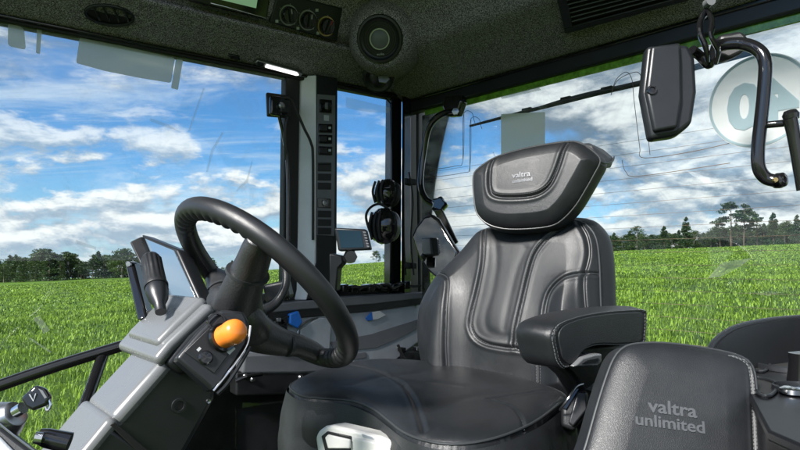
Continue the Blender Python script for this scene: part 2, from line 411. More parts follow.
# ---------------------------------------------------------------- the field
hz = [(-180, .0), (-60, .005), (-34, -.030), (-15, -.012), (-1, .006), (18.4, .0215), (34, .031), (60, .02), (180, 0.)]
HX = np.radians([a for a, b in hz]); HG = np.array([b for a, b in hz])
Y0 = 175.
def ground(x, y):
    r = np.hypot(x, y); th = np.arctan2(x, y); g = np.interp(th, HX, HG)*np.abs(np.cos(th))**.2
    s = g+1.9/Y0
    z = np.where(r < Y0, s*r, s*Y0-(r-Y0)*.02*np.clip((r-Y0)/200, 0, 1))
    z = z+.10*np.sin(x*.11+1)*np.sin(y*.09)*np.clip(r/40, 0, 1)*np.clip((160-r)/60, 0, 1)
    return z
rr = np.r_[0, np.geomspace(1.5, 4500, 90)]; tt = np.linspace(-np.pi, np.pi, 361)[:-1]
Rg, Tg = np.meshgrid(rr, tt, indexing='ij'); gx, gy = Rg*np.sin(Tg), Rg*np.cos(Tg); gz = ground(gx, gy)
n = len(tt); f = [(i*n+k, i*n+(k+1) % n, (i+1)*n+(k+1) % n, (i+1)*n+k) for i in range(1, len(rr)-1) for k in range(n)]
f += [(0, n+(k+1) % n, n+k) for k in range(n)]
me = bpy.data.meshes.new('field'); me.from_pydata(np.c_[gx.ravel(), gy.ravel(), gz.ravel()].tolist(), [], f); me.update()
def fieldmat():
    m, nt, b = newmat('field soil and sward'); N = nt.nodes; L = nt.links
    tc = N.new('ShaderNodeTexCoord')
    a = N.new('ShaderNodeTexNoise'); a.inputs['Scale'].default_value = 3.5; a.inputs['Detail'].default_value = 12; a.inputs['Roughness'].default_value = .8
    L.new(tc.outputs['Object'], a.inputs['Vector'])
    c = N.new('ShaderNodeTexNoise'); c.inputs['Scale'].default_value = .06; c.inputs['Detail'].default_value = 5; L.new(tc.outputs['Object'], c.inputs['Vector'])
    r = N.new('ShaderNodeValToRGB'); e = r.color_ramp.elements; e[0].position = .36; e[0].color = (.020, .050, .006, 1); e[1].position = .62; e[1].color = (.115, .215, .018, 1)
    L.new(a.outputs['Fac'], r.inputs['Fac'])
    r2 = N.new('ShaderNodeValToRGB'); e = r2.color_ramp.elements; e[0].position = .35; e[0].color = (.75, .8, .8, 1); e[1].position = .65; e[1].color = (1.2, 1.15, 1, 1)
    L.new(c.outputs['Fac'], r2.inputs['Fac'])
    mx = N.new('ShaderNodeMix'); mx.data_type = 'RGBA'; mx.blend_type = 'MULTIPLY'; mx.inputs[0].default_value = 1
    L.new(r.outputs[0], mx.inputs[6]); L.new(r2.outputs[0], mx.inputs[7]); L.new(mx.outputs[2], b.inputs['Base Color'])
    b.inputs['Roughness'].default_value = .8; b.inputs['Specular IOR Level'].default_value = .2
    bp = N.new('ShaderNodeBump'); bp.inputs['Distance'].default_value = .12; L.new(a.outputs['Fac'], bp.inputs['Height']); L.new(bp.outputs[0], b.inputs['Normal'])
    return m
fo = link('field', me, fieldmat(), None, True); tag(fo, 'bright green grass field rolling away to the tree line', 'field', kind='structure')

def leafmat(name, dark, light, trans=.35, sat=1.):
    m = bpy.data.materials.new(name); m.use_nodes = True; nt = m.node_tree; N = nt.nodes; L = nt.links
    N.remove(N['Principled BSDF']); out = N['Material Output']
    g = N.new('ShaderNodeNewGeometry'); r = N.new('ShaderNodeValToRGB'); e = r.color_ramp.elements
    e[0].color = (*dark, 1); e[1].color = (*light, 1); 
    ps = N.new('ShaderNodeTexNoise'); ps.inputs['Scale'].default_value = .35; ps.inputs['Detail'].default_value = 4; L.new(g.outputs['Position'], ps.inputs['Vector'])
    mm = N.new('ShaderNodeMath'); mm.operation = 'MULTIPLY_ADD'; mm.inputs[1].default_value = 1.6; mm.inputs[2].default_value = -.82; L.new(ps.outputs['Fac'], mm.inputs[0])
    ma_ = N.new('ShaderNodeMath'); ma_.operation = 'ADD'; L.new(mm.outputs[0], ma_.inputs[0]); L.new(g.outputs['Random Per Island'], ma_.inputs[1]); L.new(ma_.outputs[0], r.inputs['Fac'])
    d = N.new('ShaderNodeBsdfPrincipled'); L.new(r.outputs[0], d.inputs['Base Color']); d.inputs['Roughness'].default_value = .5; d.inputs['Specular IOR Level'].default_value = .35
    t = N.new('ShaderNodeBsdfTranslucent'); L.new(r.outputs[0], t.inputs[0])
    mx = N.new('ShaderNodeMixShader'); mx.inputs[0].default_value = trans; L.new(d.outputs[0], mx.inputs[1]); L.new(t.outputs[0], mx.inputs[2]); L.new(mx.outputs[0], out.inputs['Surface'])
    return m
M['grass'] = leafmat('grass blades', (.022, .065, .007), (.30, .46, .05), .33)
# grass blades, one object: dense near the cab, thinner and taller-tufted further out
def grass():
    parts = []
    for r0, r1, dens, h, wd in ((2.2, 9, 520, .15, .0055), (9, 18, 230, .14, .008), (18, 38, 90, .14, .014), (38, 90, 20, .14, .032), (90, 170, 4.5, .14, .08)):
        a0, a1 = math.radians(-46), math.radians(48)
        cnt = int(.5*(a1-a0)*(r1*r1-r0*r0)*dens); th = rng.uniform(a0, a1, cnt); r = np.sqrt(rng.uniform(r0*r0, r1*r1, cnt))
        x, y = r*np.sin(th), r*np.cos(th)
        keep = np.sin(x*.9+np.sin(y*1.7))*np.sin(y*1.1+np.sin(x*.6))+rng.normal(0, .6, cnt) > -.9
        x, y = x[keep], y[keep]; cnt = len(x); z = ground(x, y)
        hh = h*rng.uniform(.5, 1.4, cnt)*(.9+.22*np.sin((x*.35+y*.94)*2*np.pi/(1.3 if r1 < 40 else 3.9))+.16*np.sin(x*.31+2*np.sin(y*.13))); az = rng.uniform(0, 2*np.pi, cnt); lean = rng.uniform(.1, 1.1, cnt)*hh
        dx, dy = np.cos(az), np.sin(az); wx, wy = -dy*wd, dx*wd
        v = np.empty((cnt, 5, 3))
        v[:, 0] = np.c_[x-wx, y-wy, z]; v[:, 1] = np.c_[x+wx, y+wy, z]
        mx_, my_ = x+dx*lean*.35, y+dy*lean*.35
        v[:, 2] = np.c_[mx_+wx*.8, my_+wy*.8, z+hh*.65]; v[:, 3] = np.c_[mx_-wx*.8, my_-wy*.8, z+hh*.65]
        v[:, 4] = np.c_[x+dx*lean, y+dy*lean, z+hh*(1-.25*lean/hh)]
        parts.append(v)
    v = np.concatenate(parts); k = len(v); print('blades', k)
    me = bpy.data.meshes.new('grass'); me.vertices.add(k*5); me.vertices.foreach_set('co', v.astype(np.float32).ravel())
    b = np.arange(k)[:, None]*5; loops = np.hstack([b+[0, 1, 2, 3], b+[3, 2, 4]]).astype(np.int32)
    me.loops.add(k*7); me.loops.foreach_set('vertex_index', loops.ravel())
    me.polygons.add(k*2); ls = (np.arange(k)[:, None]*7+[0, 4]).astype(np.int32); me.polygons.foreach_set('loop_start', ls.ravel())
    me.update(calc_edges=True); me.validate()
    o = link('grass', me, 'grass'); tag(o, 'lush green grass blades covering the field round the tractor', 'grass', kind='stuff')
grass()

# ---------------------------------------------------------------- trees
M['needle'] = leafmat('pine needles', (.010, .022, .008), (.035, .07, .018), .15)
M['needle2'] = leafmat('spruce needles', (.010, .026, .010), (.035, .075, .022), .12)
M['leaf'] = leafmat('birch leaves', (.015, .036, .008), (.06, .10, .022), .3)
M['bark'] = pbr('bark', (.09, .062, .043), .9, var=.5, vscale=3, bump=.02, bscale=6)
M['pale_bark'] = pbr('pale bark', (.16, .14, .12), .85, var=.4, vscale=3)
def crown_mesh(kind, seed):
    r = np.random.default_rng(seed); cl = []
    if kind == 'pine':
        for i in range(26):
            t = r.uniform(.42, 1); R = (.22 if t < .55 else .34*math.sin(min(1, (1.06-t)/.5)*math.pi/2)+.03)*r.uniform(.5, 1)
            a = r.uniform(0, 2*math.pi); cl.append((R*math.cos(a)*.8, R*math.sin(a)*.8, t-.03, r.uniform(.07, .13), .035))
        cl.append((0, 0, .97, .08, .05))
    elif kind == 'spruce':
        for i in range(46):
            t = r.uniform(.08, 1); R = .20*(1-t)**.8+.01; a = r.uniform(0, 2*math.pi)
            cl.append((R*math.cos(a)*.7, R*math.sin(a)*.7, t-.03, .035+.06*(1-t), .05))
        cl.append((0, 0, .97, .02, .05))
    else:
        for i in range(30):
            t = r.uniform(.12, .95); R = .30*math.sin(min(1, (1.05-t)/.6)*math.pi/2)*r.uniform(.4, 1); a = r.uniform(0, 2*math.pi)
            cl.append((R*math.cos(a), R*math.sin(a), t, r.uniform(.07, .13), r.uniform(.05, .1)))
    V = []; 
    for (x, y, z, a, b) in cl:
        k = 95 if kind != 'spruce' else 60
        p = r.normal(size=(k, 3)); p /= np.linalg.norm(p, axis=1)[:, None]; p *= r.uniform(.45, 1.08, (k, 1))
        c = p*[a, a, b]+[x, y, z]
        s = r.uniform(.007, .019, (k, 1, 1)); u = r.normal(size=(k, 1, 3)); u /= np.linalg.norm(u, axis=2)[..., None]
        q = np.cross(u, r.normal(size=(k, 1, 3))); q /= np.linalg.norm(q, axis=2)[..., None]
        V.append(c[:, None]+np.concatenate([-u*s-q*s*.5, u*s-q*s*.5, u*s*.7+q*s, -u*s*.8+q*s*.6], 1))
    V = np.concatenate(V); k = len(V); me = bpy.data.meshes.new('crown')
    me.from_pydata(V.reshape(-1, 3).tolist(), [], (np.arange(k)[:, None]*4+[0, 1, 2, 3]).tolist()); me.update()
    me.materials.append(M[{'pine': 'needle', 'spruce': 'needle2', 'birch': 'leaf'}[kind]]); return me, cl
def trunk_mesh(kind, cl, seed):
    r = random.Random(seed); mb = MB()
    pts = [Vector((0, 0, -.03))]+[Vector((r.uniform(-.006, .006), r.uniform(-.006, .006), t)) for t in (.2, .45, .7, .95)]
    mb.tube(pts, [.019, .015, .012, .008, .003], 7, 3)
    for (x, y, z, a, b) in cl[::3]:
        mb.tube([Vector((0, 0, z-.05)), Vector((x*.5, y*.5, z-.015)), Vector((x, y, z))], [.006, .004, .002], 5, 2)
    me = bpy.data.meshes.new('trunk'); me.from_pydata([tuple(p) for p in mb.v], [], mb.f); me.update()
    me.materials.append(M['pale_bark' if kind == 'birch' else 'bark']); return me
protos = {}
for kd in ('pine', 'spruce', 'birch'):
    for sd_ in range(3):
        me, cl = crown_mesh(kd, 10*sd_+len(kd)); protos[(kd, sd_)] = (me, trunk_mesh(kd, cl, sd_))
ntree = 0
def tree(px, top, D, kind, wid=1., label=None, group=None, base=None):
    """a tree standing on the ground at distance D, reaching the height it has in the photo"""
    global ntree
    x = (px-CX)/F*D; z = float(ground(np.array([x]), np.array([D]))[0])
    h = (CZ+(CY-top)/F*D)-z
    nm = {'pine': 'pine_tree', 'spruce': 'spruce_tree', 'birch': 'broadleaf_tree'}[kind]
    t = bpy.data.objects.new(nm, None); COL.objects.link(t); t.location = (x, D, z-.1); t.scale = (h*wid, h*wid, h); t.rotation_euler.z = random.uniform(0, 6.28)
    tag(t, label, nm.replace('_', ' '), group)
    c, tr = protos[(kind, ntree % 3)]; ntree += 1
    for q, m_ in (('crown', c), ('trunk', tr)):
        o = bpy.data.objects.new(q, m_); COL.objects.link(o); o.parent = t
tree_rng = random.Random(4)
# tall trees behind the seat, right of the picture
tree(731, 202, 168, 'pine', 1.15, 'tallest pine with a broad crown on the field edge right of the headrest')
tree(744, 204, 166, 'pine', .95, 'broad pine close on the right of the tallest pine')
tree(757, 214, 170, 'pine', .9, 'tall bare-stemmed pine just right of the pair of tallest pines')
tree(720, 222, 172, 'pine', 1., 'mid-height pine just left of the tallest pine')
tree(773, 213, 168, 'spruce', 1.3, 'dark pointed spruce between the tall pines and the picture edge')
tree(686, 217, 168, 'spruce', 1.3, 'lone tall conical spruce standing left of the tall pines')
tree(797, 215, 170, 'spruce', 1.2, 'pointed spruce at the right edge of the picture')
tree(664, 226, 170, 'spruce', 1.5, 'smaller conical spruce left of the lone tall spruce')
tree(637, 225, 172, 'birch', 1.1, 'rounded light green tree left of the small conical spruce')
tree(785, 220, 174, 'birch', 1.1, 'leafy tree near the right edge between two spruces')
xr = 601.
while xr < 806:
    kd_ = tree_rng.choice(['birch', 'spruce', 'birch'])
    tree(xr, 237+tree_rng.uniform(-3, 2)-(xr-600)*.03, tree_rng.uniform(188, 196), kd_, 1.9, 'low bush in the tree line seen behind the seat headrest', 'low bushes in the line behind the seat')
    xr += tree_rng.uniform(3.5, 6)
for xr in range(712, 812, 4):
    kd_ = tree_rng.choice(['birch', 'spruce', 'pine', 'birch'])
    tree(xr, 227+tree_rng.uniform(-4, 4), tree_rng.uniform(178, 188), kd_, 1.5, 'mid-height tree massed among the tall pines at the right', 'trees massed round the tall pines')
for px, top, kd in ((606, 238, 'birch'), (614, 234, 'spruce'), (622, 237, 'birch'), (630, 232, 'spruce'), (645, 233, 'birch'), (653, 236, 'spruce'), (672, 234, 'birch'), (679, 231, 'spruce'),
                    (694, 231, 'birch'), (700, 233, 'spruce'), (706, 232, 'birch'), (713, 230, 'spruce'), (764, 228, 'birch'), (779, 229, 'spruce'), (790, 228, 'birch'), (600, 240, 'birch'),
                    (737, 230, 'birch'), (750, 229, 'spruce'), (725, 232, 'birch'), (806, 226, 'spruce'), (815, 222, 'pine'), (660, 238, 'birch'), (684, 236, 'birch'), (769, 233, 'birch'), (711, 236, 'birch'), (617, 240, 'spruce')):
    tree(px, top+tree_rng.uniform(-1.5, 1.5), tree_rng.uniform(176, 186), kd, 1.5 if kd == 'spruce' else 1.35, 'low %s in the tree line seen behind the seat headrest' % ('pointed spruce' if kd == 'spruce' else 'leafy tree' if kd == 'birch' else 'pine'), 'low trees in the line behind the seat')
# dense wood ahead of the tractor, left of the picture
x_ = -30.
while x_ < 262:
    top = 255+4*math.sin(x_*.09)+3*math.sin(x_*.23+1)+tree_rng.uniform(-3, 3)+(6 if x_ > 190 else 0)+(6 if x_ < 6 else 0)
    kd = tree_rng.choice(['pine', 'spruce', 'spruce', 'birch', 'birch'])
    tree(x_, top, tree_rng.uniform(170, 190), kd, 1.5 if kd == 'spruce' else 1.55,
         'distant dark %s in the wood seen through the windscreen' % {'pine': 'pine', 'birch': 'leafy tree', 'spruce': 'spruce'}[kd], 'trees of the wood ahead')
    x_ += tree_rng.uniform(2.2, 3.6)
for px, top, s in ((376, 250, 'left'), (387, 251, 'right')):
    tree(px, top, 172, 'birch', 1.3, 'small dark tree on the hill crest, %s one of two seen through the side window' % s)
# ================================================================ CAB SHELL
def DL(px): return 355./(250-.2*px)
def DR(px): return 314./(44.1+.26*px)
V3 = Vector
Z1 = V3((0, 0, 1))
L0 = P(0, CY, DL(0)); CRN = P(405, CY, 2.1); R0 = P(800, CY, DR(800))
dL = (CRN-L0).normalized(); nL = V3((dL.y, -dL.x, 0))          # inward normals
dR = (R0-CRN).normalized(); nR = V3((dR.y, -dR.x, 0))
if nL.y > 0: nL = -nL
if nR.y > 0: nR = -nR
PLL = Pl(L0, nL); PLR = Pl(R0, nR)
def LW(px, z, a=0.):    # point on the left wall seen at column px, height z over the eye, a metres inside
    q = PLL.hit(px, CY); return V3((q.x, q.y, CZ+z))+nL*a
def RW(px, z, a=0.):
    q = PLR.hit(px, CY); return V3((q.x, q.y, CZ+z))+nR*a
def LH(px, py, a=0.):
    return Pl(L0+nL*a, nL).hit(px, py)
def RH(px, py, a=0.):
    return Pl(R0+nR*a, nR).hit(px, py)
cab = thing('tractor_cab', 'black lined tractor cab interior with wide windows onto the field', 'cab')

# headliner: two coved sides meeting in the corner, and the roof above
profL = [(0, .592), (.012, .590), (.03, .596), (.08, .620), (.118, .640), (.136, .650), (.136, .658), (.116, .664), (.118, .672), (.152, .690), (.172, .740), (.195, .790), (.235, .815), (.30, .825), (.46, .83)]
profR = [(-.01, .572), (.012, .570), (.03, .574), (.08, .594), (.15, .620), (.20, .637), (.225, .655), (.25, .70), (.29, .76), (.36, .80), (.45, .825), (.58, .832)]
def cove(w0, w1, d, nn, prof, name):
    mb = MB(); L = (w1-w0).length; k = 60; pr = catmull([V3((a, b, 0)) for a, b in prof], 4, False)
    vs = []; 
    for i in range(k+1):
        q = w0+d*(L*i/k)
        for p in pr: vs.append(V3((q.x, q.y, CZ+p.y))+nn*p.x)
    m = len(pr); fs = [[i*m+j, i*m+j+1, (i+1)*m+j+1, (i+1)*m+j] for i in range(k) for j in range(m-1)]
    # outer skin so the liner has thickness
    mb.add(vs, fs); return mb
hl = MB()
a = cove(L0-dL*.9, CRN+dL*.0, dL, nL, profL, 'l'); hl.add(a.v, a.f)
b = cove(CRN-dR*.0, CRN+dR*2.1, dR, nR, profR, 'r'); hl.add(b.v, b.f)
hlo = hl.build('headliner', 'fabric', cab, angle=60)
m_ = hlo.modifiers.new('th', 'SOLIDIFY'); m_.thickness = .006; m_.offset = 1
# roof skin above, front edge cut back to let in more daylight
mb = MB(); zr = CZ+.845
rp = [CRN+nL*-.04, L0-dL*.9-nL*.04, V3((1.0, .92, 0)), CRN+dR*2.1-nR*.04]
mb.prism([V3((p.x, p.y, zr)) for p in rp], (0, 0, .05)); mb.build('roof_panel', 'plastic', cab)
def coverplane(side, p0, p1):
    W, nn, dd = (L0, nL, dL) if side == 'L' else (R0, nR, dR)
    A = V3((W.x, W.y, CZ+p0[1]))+nn*p0[0]; B = V3((W.x, W.y, CZ+p1[1]))+nn*p1[0]
    n = dd.cross(B-A).normalized()
    if n.y > 0: n = -n
    return Pl(A, n, (B-A).normalized())
PLU = coverplane('L', (.152, .690), (.195, .790))     # upper left face: radio, climate knobs
PLD = coverplane('L', (.03, .596), (.125, .648))      # sloping lip over the windscreen: air vent, lamp
PRU = coverplane('R', (.03, .574), (.20, .637))       # slope over the rear window: grille

# header trims
mb = MB(); q0, q1 = L0-dL*.9, CRN
def strip(w0, w1, nn, a0, a1, z0, z1, name, mat, parent=cab, bevel=.003, **k):
    A = V3((w0.x, w0.y, CZ+z0))+nn*a0
    return MB().prism([A, A+nn*(a1-a0), A+nn*(a1-a0)+Z1*(z1-z0), A+Z1*(z1-z0)], V3((w1.x-w0.x, w1.y-w0.y, 0))).build(name, mat, parent, bevel, **k)
strip(q0, CRN, nL, -.03, .012, .574, .592, 'window_header', 'rubber')
strip(q0, CRN, nL, .012, .022, .580, .588, 'header_trim', 'gloss')
RE = CRN+dR*2.1
strip(CRN, RE, nR, -.03, .010, .525, .572, 'rear_header', 'satin', bevel=.006)
strip(CRN, RE, nR, .010, .016, .560, .570, 'header_lip', 'gloss')
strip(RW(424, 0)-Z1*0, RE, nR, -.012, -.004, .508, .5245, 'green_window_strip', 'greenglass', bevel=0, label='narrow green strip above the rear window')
# panes
def pane(name, pts, nn, mat, lab=None):
    o = MB().prism(pts, -nn*.004).build(name, mat, cab, smooth=False)
    if lab: o['label'] = lab
    return o
pane('windscreen', [LW(-260, .585), LW(293, .585), LW(293, -.42), LW(236, -.42), LW(236, -.80), LW(-260, -.80)], nL, 'glass', 'wide windscreen on the left')
pane('side_window', [LW(336, .585), LW(396, .585), LW(396, -.10), LW(336, -.10)], nL, 'glass', 'narrow side window between the pillars')
pane('rear_window', [RW(418, .515, -.02), RE+Z1*.515-nR*.02, RE-Z1*.36-nR*.02, RW(418, -.36, -.02)], nR, 'rear_glass', 'heated rear window behind the seat')
# dotted frit along pane edges
MB().prism([LW(-260, .574, .001), LW(286, .574, .001), LW(286, .566, .001), LW(-260, .566, .001)], nL*.0006).build('printed_border', 'dots', cab, smooth=False)
# rounded inner borders of the side pane
fr = [LH(337, 87, .002), LH(385, 97, .002), LH(391, 104, .002), LH(391, 200, .002), LH(391, 290, .002)]
MB().tube(fr, .0035, 8, 1).build('window_seal', 'rubber', cab)
MB().prism([LH(336, 84, .001), LH(393, 94, .001), LH(393, 104, .001), LH(386, 98, .001), LH(336, 89, .001)], nL*.0006).build('printed_border', 'dots', cab, smooth=False)

# ---- front pillar: seal, silver face, dark switch strip is its own thing
def lprism(ptsxy, a0, a1, name, mat, parent=cab, bevel=.002, **k):
    return MB().prism([LH(x, y, a1) for x, y in ptsxy], -nL*(a1-a0)).build(name, mat, parent, bevel, **k)
lprism([(286, 74), (300, 76), (297, 310), (283, 310)], -.03, .006, 'pillar_seal', 'rubber')
MB().prism([LH(297, 76, -.012), LH(316, 75, .050), LH(315.5, 262, .050), LH(306, 300, .050), LH(290, 300, -.012), LH(293, 200, -.012)], V3((.02, .05, 0))).build('pillar', 'pillar_grey', cab, .004, 3, label='light grey front pillar')
lprism([(316, 74), (338, 78), (337, 262), (332, 300), (306, 300), (315.5, 262)], -.03, .050, 'pillar_cover', 'satin', bevel=.005, seg=3, label='dark cover of the front pillar')
# rear corner pillar
lprism([(392, 92), (402, 94), (401, 296), (390, 296)], -.03, .010, 'pillar_seal', 'gloss', bevel=.003)
cp = [LH(402, 94, .04), LH(421, 100, -.02), LH(422, 300, -.02), LH(401, 297, .04)]
MB().prism(cp, V3((.02, .10, 0))).build('corner_pillar', 'rubber', cab, .005)
MB().prism([LH(404, 96, .048), LH(411, 98, .04), LH(411, 298, .04), LH(404, 297, .048)], V3((0, .02, 0))).build('pillar_edge', 'gloss', cab, .003)
MB().tube([LH(418, 102, .03), LH(418, 160, .03), LH(419, 220, .03), LH(420, 296, .03)], .006, 8).build('door_seal', 'rubber', cab)
for yy in (178, 262): lprism([(406, yy), (417, yy+1), (417, yy+7), (406, yy+6)], .04, .056, 'hinge', 'plastic', bevel=.002)
MB().tube([LH(409, 172, .06), LH(413, 200, .065), LH(411, 240, .06), LH(414, 275, .06)], .003, 7).build('cable', 'rubber', cab)

# ---- lower wall, sill and printed side panel
lw = MB().prism([LW(-260, -.80, -.01), LW(140, -.80, -.01), LW(204, -.31, -.01), LW(240, -.09, -.01), LW(430, -.06, -.01), LW(430, -1.0, -.01), LW(-260, -1.0, -.01)], -nL*.03).build('lower_wall', 'plastic', cab)
lprism([(232, 308), (345, 297), (425, 292), (425, 298), (375, 304), (300, 310), (234, 317)], -.03, .06, 'window_sill', 'panel_grey', bevel=.004, seg=3)
lprism([(244, 316), (300, 309), (375, 303), (425, 297), (424, 304), (375, 311), (300, 318), (244, 324)], .0, .052, 'sill_band', 'plastic', bevel=.002)
lprism([(244, 322), (300, 317), (375, 310), (425, 303), (424, 338), (404, 354), (388, 368), (372, 369), (340, 360), (244, 360)], .0, .045, 'side_panel', 'trim_grey', bevel=.006, seg=3, label='blue grey side trim panel')
lprism([(330, 342), (372, 334), (423, 318), (423, 326), (400, 338), (376, 348), (335, 352)], .045, .049, 'panel_stripe', 'panel_grey', bevel=.001, label='dark stripe printed across the side panel')
lprism([(252, 318), (282, 315), (288, 330), (280, 345), (262, 348), (250, 340)], .045, .048, 'recess', 'plastic', bevel=.002)
MB().tube([LH(318, 318, .05), LH(306, 322, .05), LH(298, 332, .05), LH(300, 345, .05), LH(314, 352, .05), LH(330, 349, .05)], .003, 7).build('storage_net_edge', 'steel', cab)
lprism([(300, 330), (318, 318), (332, 318), (330, 349), (314, 351), (302, 345)], .045, .053, 'storage_lid', 'trim_grey', bevel=.003)
lprism([(372, 312), (380, 311), (386, 315), (378, 319), (372, 320)], .048, .052, 'tag', 'white', bevel=.0005)
lprism([(366, 318), (372, 312), (373, 320), (368, 321)], .048, .053, 'tag', 'blue', bevel=.0005, label='blue end of the side panel tag')
lprism([(244, 354), (300, 352), (342, 358), (340, 372), (300, 374), (242, 374)], .0, .060, 'lower_panel', 'panel_grey', bevel=.008, seg=3)
lprism([(236, 372), (345, 369), (400, 372), (425, 350), (425, 368), (380, 392), (236, 396)], .0, .055, 'footwell_trim', 'plastic', bevel=.006)
for i, (x, y, w_) in enumerate(((262, 316, 5), (268, 319, 3), (274, 325, 4), (265, 332, 3), (280, 332, 3), (258, 325, 3), (270, 339, 3), (284, 320, 3))):
    MB().lathe(LH(x, y, .05), nL, [(.001, 0), (w_/330, 0), (w_/330, .008), (w_/420, .012), (.001, .012)], 10).build('connector', ('steel', 'plastic', 'grey_plastic')[i % 3], cab)
lprism([(290, 314), (299, 311), (303, 322), (298, 329), (290, 324)], .05, .07, 'connector', 'blue', bevel=.004, seg=3, label='blue connector')
for k_, pp_ in enumerate(([(256, 316), (262, 326), (272, 330), (288, 322)], [(255, 330), (268, 336), (284, 328), (292, 320)], [(258, 342), (270, 334), (276, 322), (290, 316)])):
    MB().tube([LH(x, y, .057+.003*k_) for x, y in pp_], .0025, 6).build('cable', 'rubber', cab)
# black fittings behind the seat on the rear wall
for i, (x0, y0, x1, y1, a_) in enumerate(((404, 352, 425, 372, .07), (352, 366, 384, 378, .09), (388, 372, 420, 380, .10))):
    lprism([(x0, y0), (x1, y0-1), (x1, y1), (x0, y1)], .0, a_, 'bracket', ('plastic', 'panel_grey', 'steel')[i], bevel=.004)
for x, y in ((245, 376), (252, 379), (312, 378), (300, 377), (322, 376)):
    MB().lathe(LH(x, y, .055), nL, [(.001, 0), (.008, 0), (.008, .006), (.005, .01), (.001, .01)], 12).build('bolt', 'steel', cab)
MB().tube([LH(236, 381, .075), LH(246, 377, .085), LH(262, 374, .08)], .006, 8).build('release_lever', 'gloss', cab)
# cables and clutter along the sill
crng = random.Random(3)
for i in range(7):
    x = 340+i*10; pts = [LH(x+crng.uniform(-3, 3)+k*6, 291-crng.uniform(0, 5)-.05*(x-340), .05+crng.uniform(0, .03)) for k in range(4)]
    MB().tube(pts, .004, 7).build('cable', 'rubber', cab)
for x, y in ((346, 288), (355, 289), (372, 288), (385, 287), (396, 287), (408, 285)):
    lprism([(x-3, y-3), (x+3, y-4), (x+3, y+4), (x-3, y+4)], .02, .06+crng.uniform(0, .02), 'clip', 'gloss', bevel=.003)
# rear wall below the window, floor
MB().prism([RW(406, -.36, -.005), RE-Z1*.36, RE-Z1*1., RW(406, -1., -.005)], -nR*.03).build('rear_panel', 'plastic', cab)
fp = [L0-dL*.9-nL*.02, CRN, RE-nR*.02, V3((1.0, .35, 0)), V3((-.9, .35, 0))]
MB().prism([V3((p.x, p.y, CZ-.98)) for p in fp], (0, 0, -.04)).build('cab_floor', 'rubber', cab)
# heating wires on the rear window
hw = MB()
for i in range(17):
    z = .315-i*.0315
    hw.tube([RW(432, z, -.017), RW(560, z, -.017), RW(700, z, -.017), RW(1100, z, -.017)], .0004, 5, 1)
for (x, y0, y1, r_) in ((463, 120, 160, 6), (470, 126, 172, 8)):
    hw.tube([RH(x, y1, -.017), RH(x, y0, -.017), RH(x+3, y0-9, -.017), RH(x+9, y0-7, -.017), RH(x+11, y0, -.017), RH(x+12, y0+3, -.017)], .0008, 5)
hw.tube([RH(430, 170, -.017), RH(455, 166, -.017), RH(463, 160, -.017), RH(464, 112, -.017)], .0008, 5)
hw.tube([RH(425, 178, -.017), RH(462, 173, -.017), RH(470, 166, -.017), RH(471, 120, -.017)], .0008, 5)
for dx in (0, 10): hw.tube([RH(640+dx, 150+dx*.5, -.017), RH(634+dx, 100, -.017), RH(632+dx, 80, -.017), RH(626+dx, 72, -.017), RH(616+dx*.2, 80, -.017), RH(611, 95, -.017)], .0008, 5)
hw.tube([RH(640, 150, -.017), RH(645, 158, -.017), RH(700, 150, -.017), RH(790, 128, -.017)], .0008, 5)
hw.tube([RH(622, 160, -.017), RH(626, 172, -.017), RH(640, 176, -.017), RH(730, 163, -.017)], .0008, 5)
hw.build('heating_wires', 'wire', cab)

# ================================================================ ON THE HEADLINER
def ring_prof(r, h, t): return [(r-t, 0), (r, 0), (r, h*.8), (r-t*.25, h), (r-t*.75, h), (r-t, h*.7)]
# speaker in a moulded pod in the corner
spn = V3((-.16, -1, -.42)).normalized(); sc_ = P(380, 39, 1.72)
sp_ = thing('speaker', 'round speaker in the fabric pod at the roof corner', 'speaker')
pod = MB().lathe(sc_-spn*.14, spn, [(.001, -.10), (.135, -.1), (.112, .06), (.090, .118), (.078, .134), (.070, .140), (.001, .140)], 48).build('speaker_pod', 'fabric', sp_, angle=60)
MB().lathe(sc_, spn, [(.048, .0), (.066, 0), (.067, .004), (.064, .009), (.058, .010), (.055, .006), (.049, .004)], 56).build('bezel', 'satin', sp_)
g_ = MB().lathe(sc_, spn, [(.001, .0035), (.051, .0035), (.051, .001), (.001, .001)], 48)
g_.build('grille', 'plastic', sp_)
gm = MB()
for r_ in (.019, .029, .035, .041, .047):
    a_ = spn.cross(Z1).normalized(); b_ = spn.cross(a_)
    gm.tube([sc_+spn*.006+a_*math.cos(t)*r_+b_*math.sin(t)*r_ for t in np.linspace(0, 2*math.pi, 41)[:-1]], .0011, 6, 1, closed=True)
gm.build('grille_ribs', 'satin', sp_)
MB().lathe(sc_, spn, [(.001, .014), (.012, .013), (.024, .008), (.030, .004), (.030, 0), (.001, 0)][::-1], 40).build('cone', 'panel_grey', sp_)
MB().lathe(sc_+spn*.003, spn, [(.025, 0), (.030, 0), (.029, .005), (.026, .005)], 40).build('cone_ring', 'steel', sp_)
textmesh('audio', .010, Pl(sc_, spn), 381, 54, 'printed_word', 'print', sp_, .0005, lift=.007)

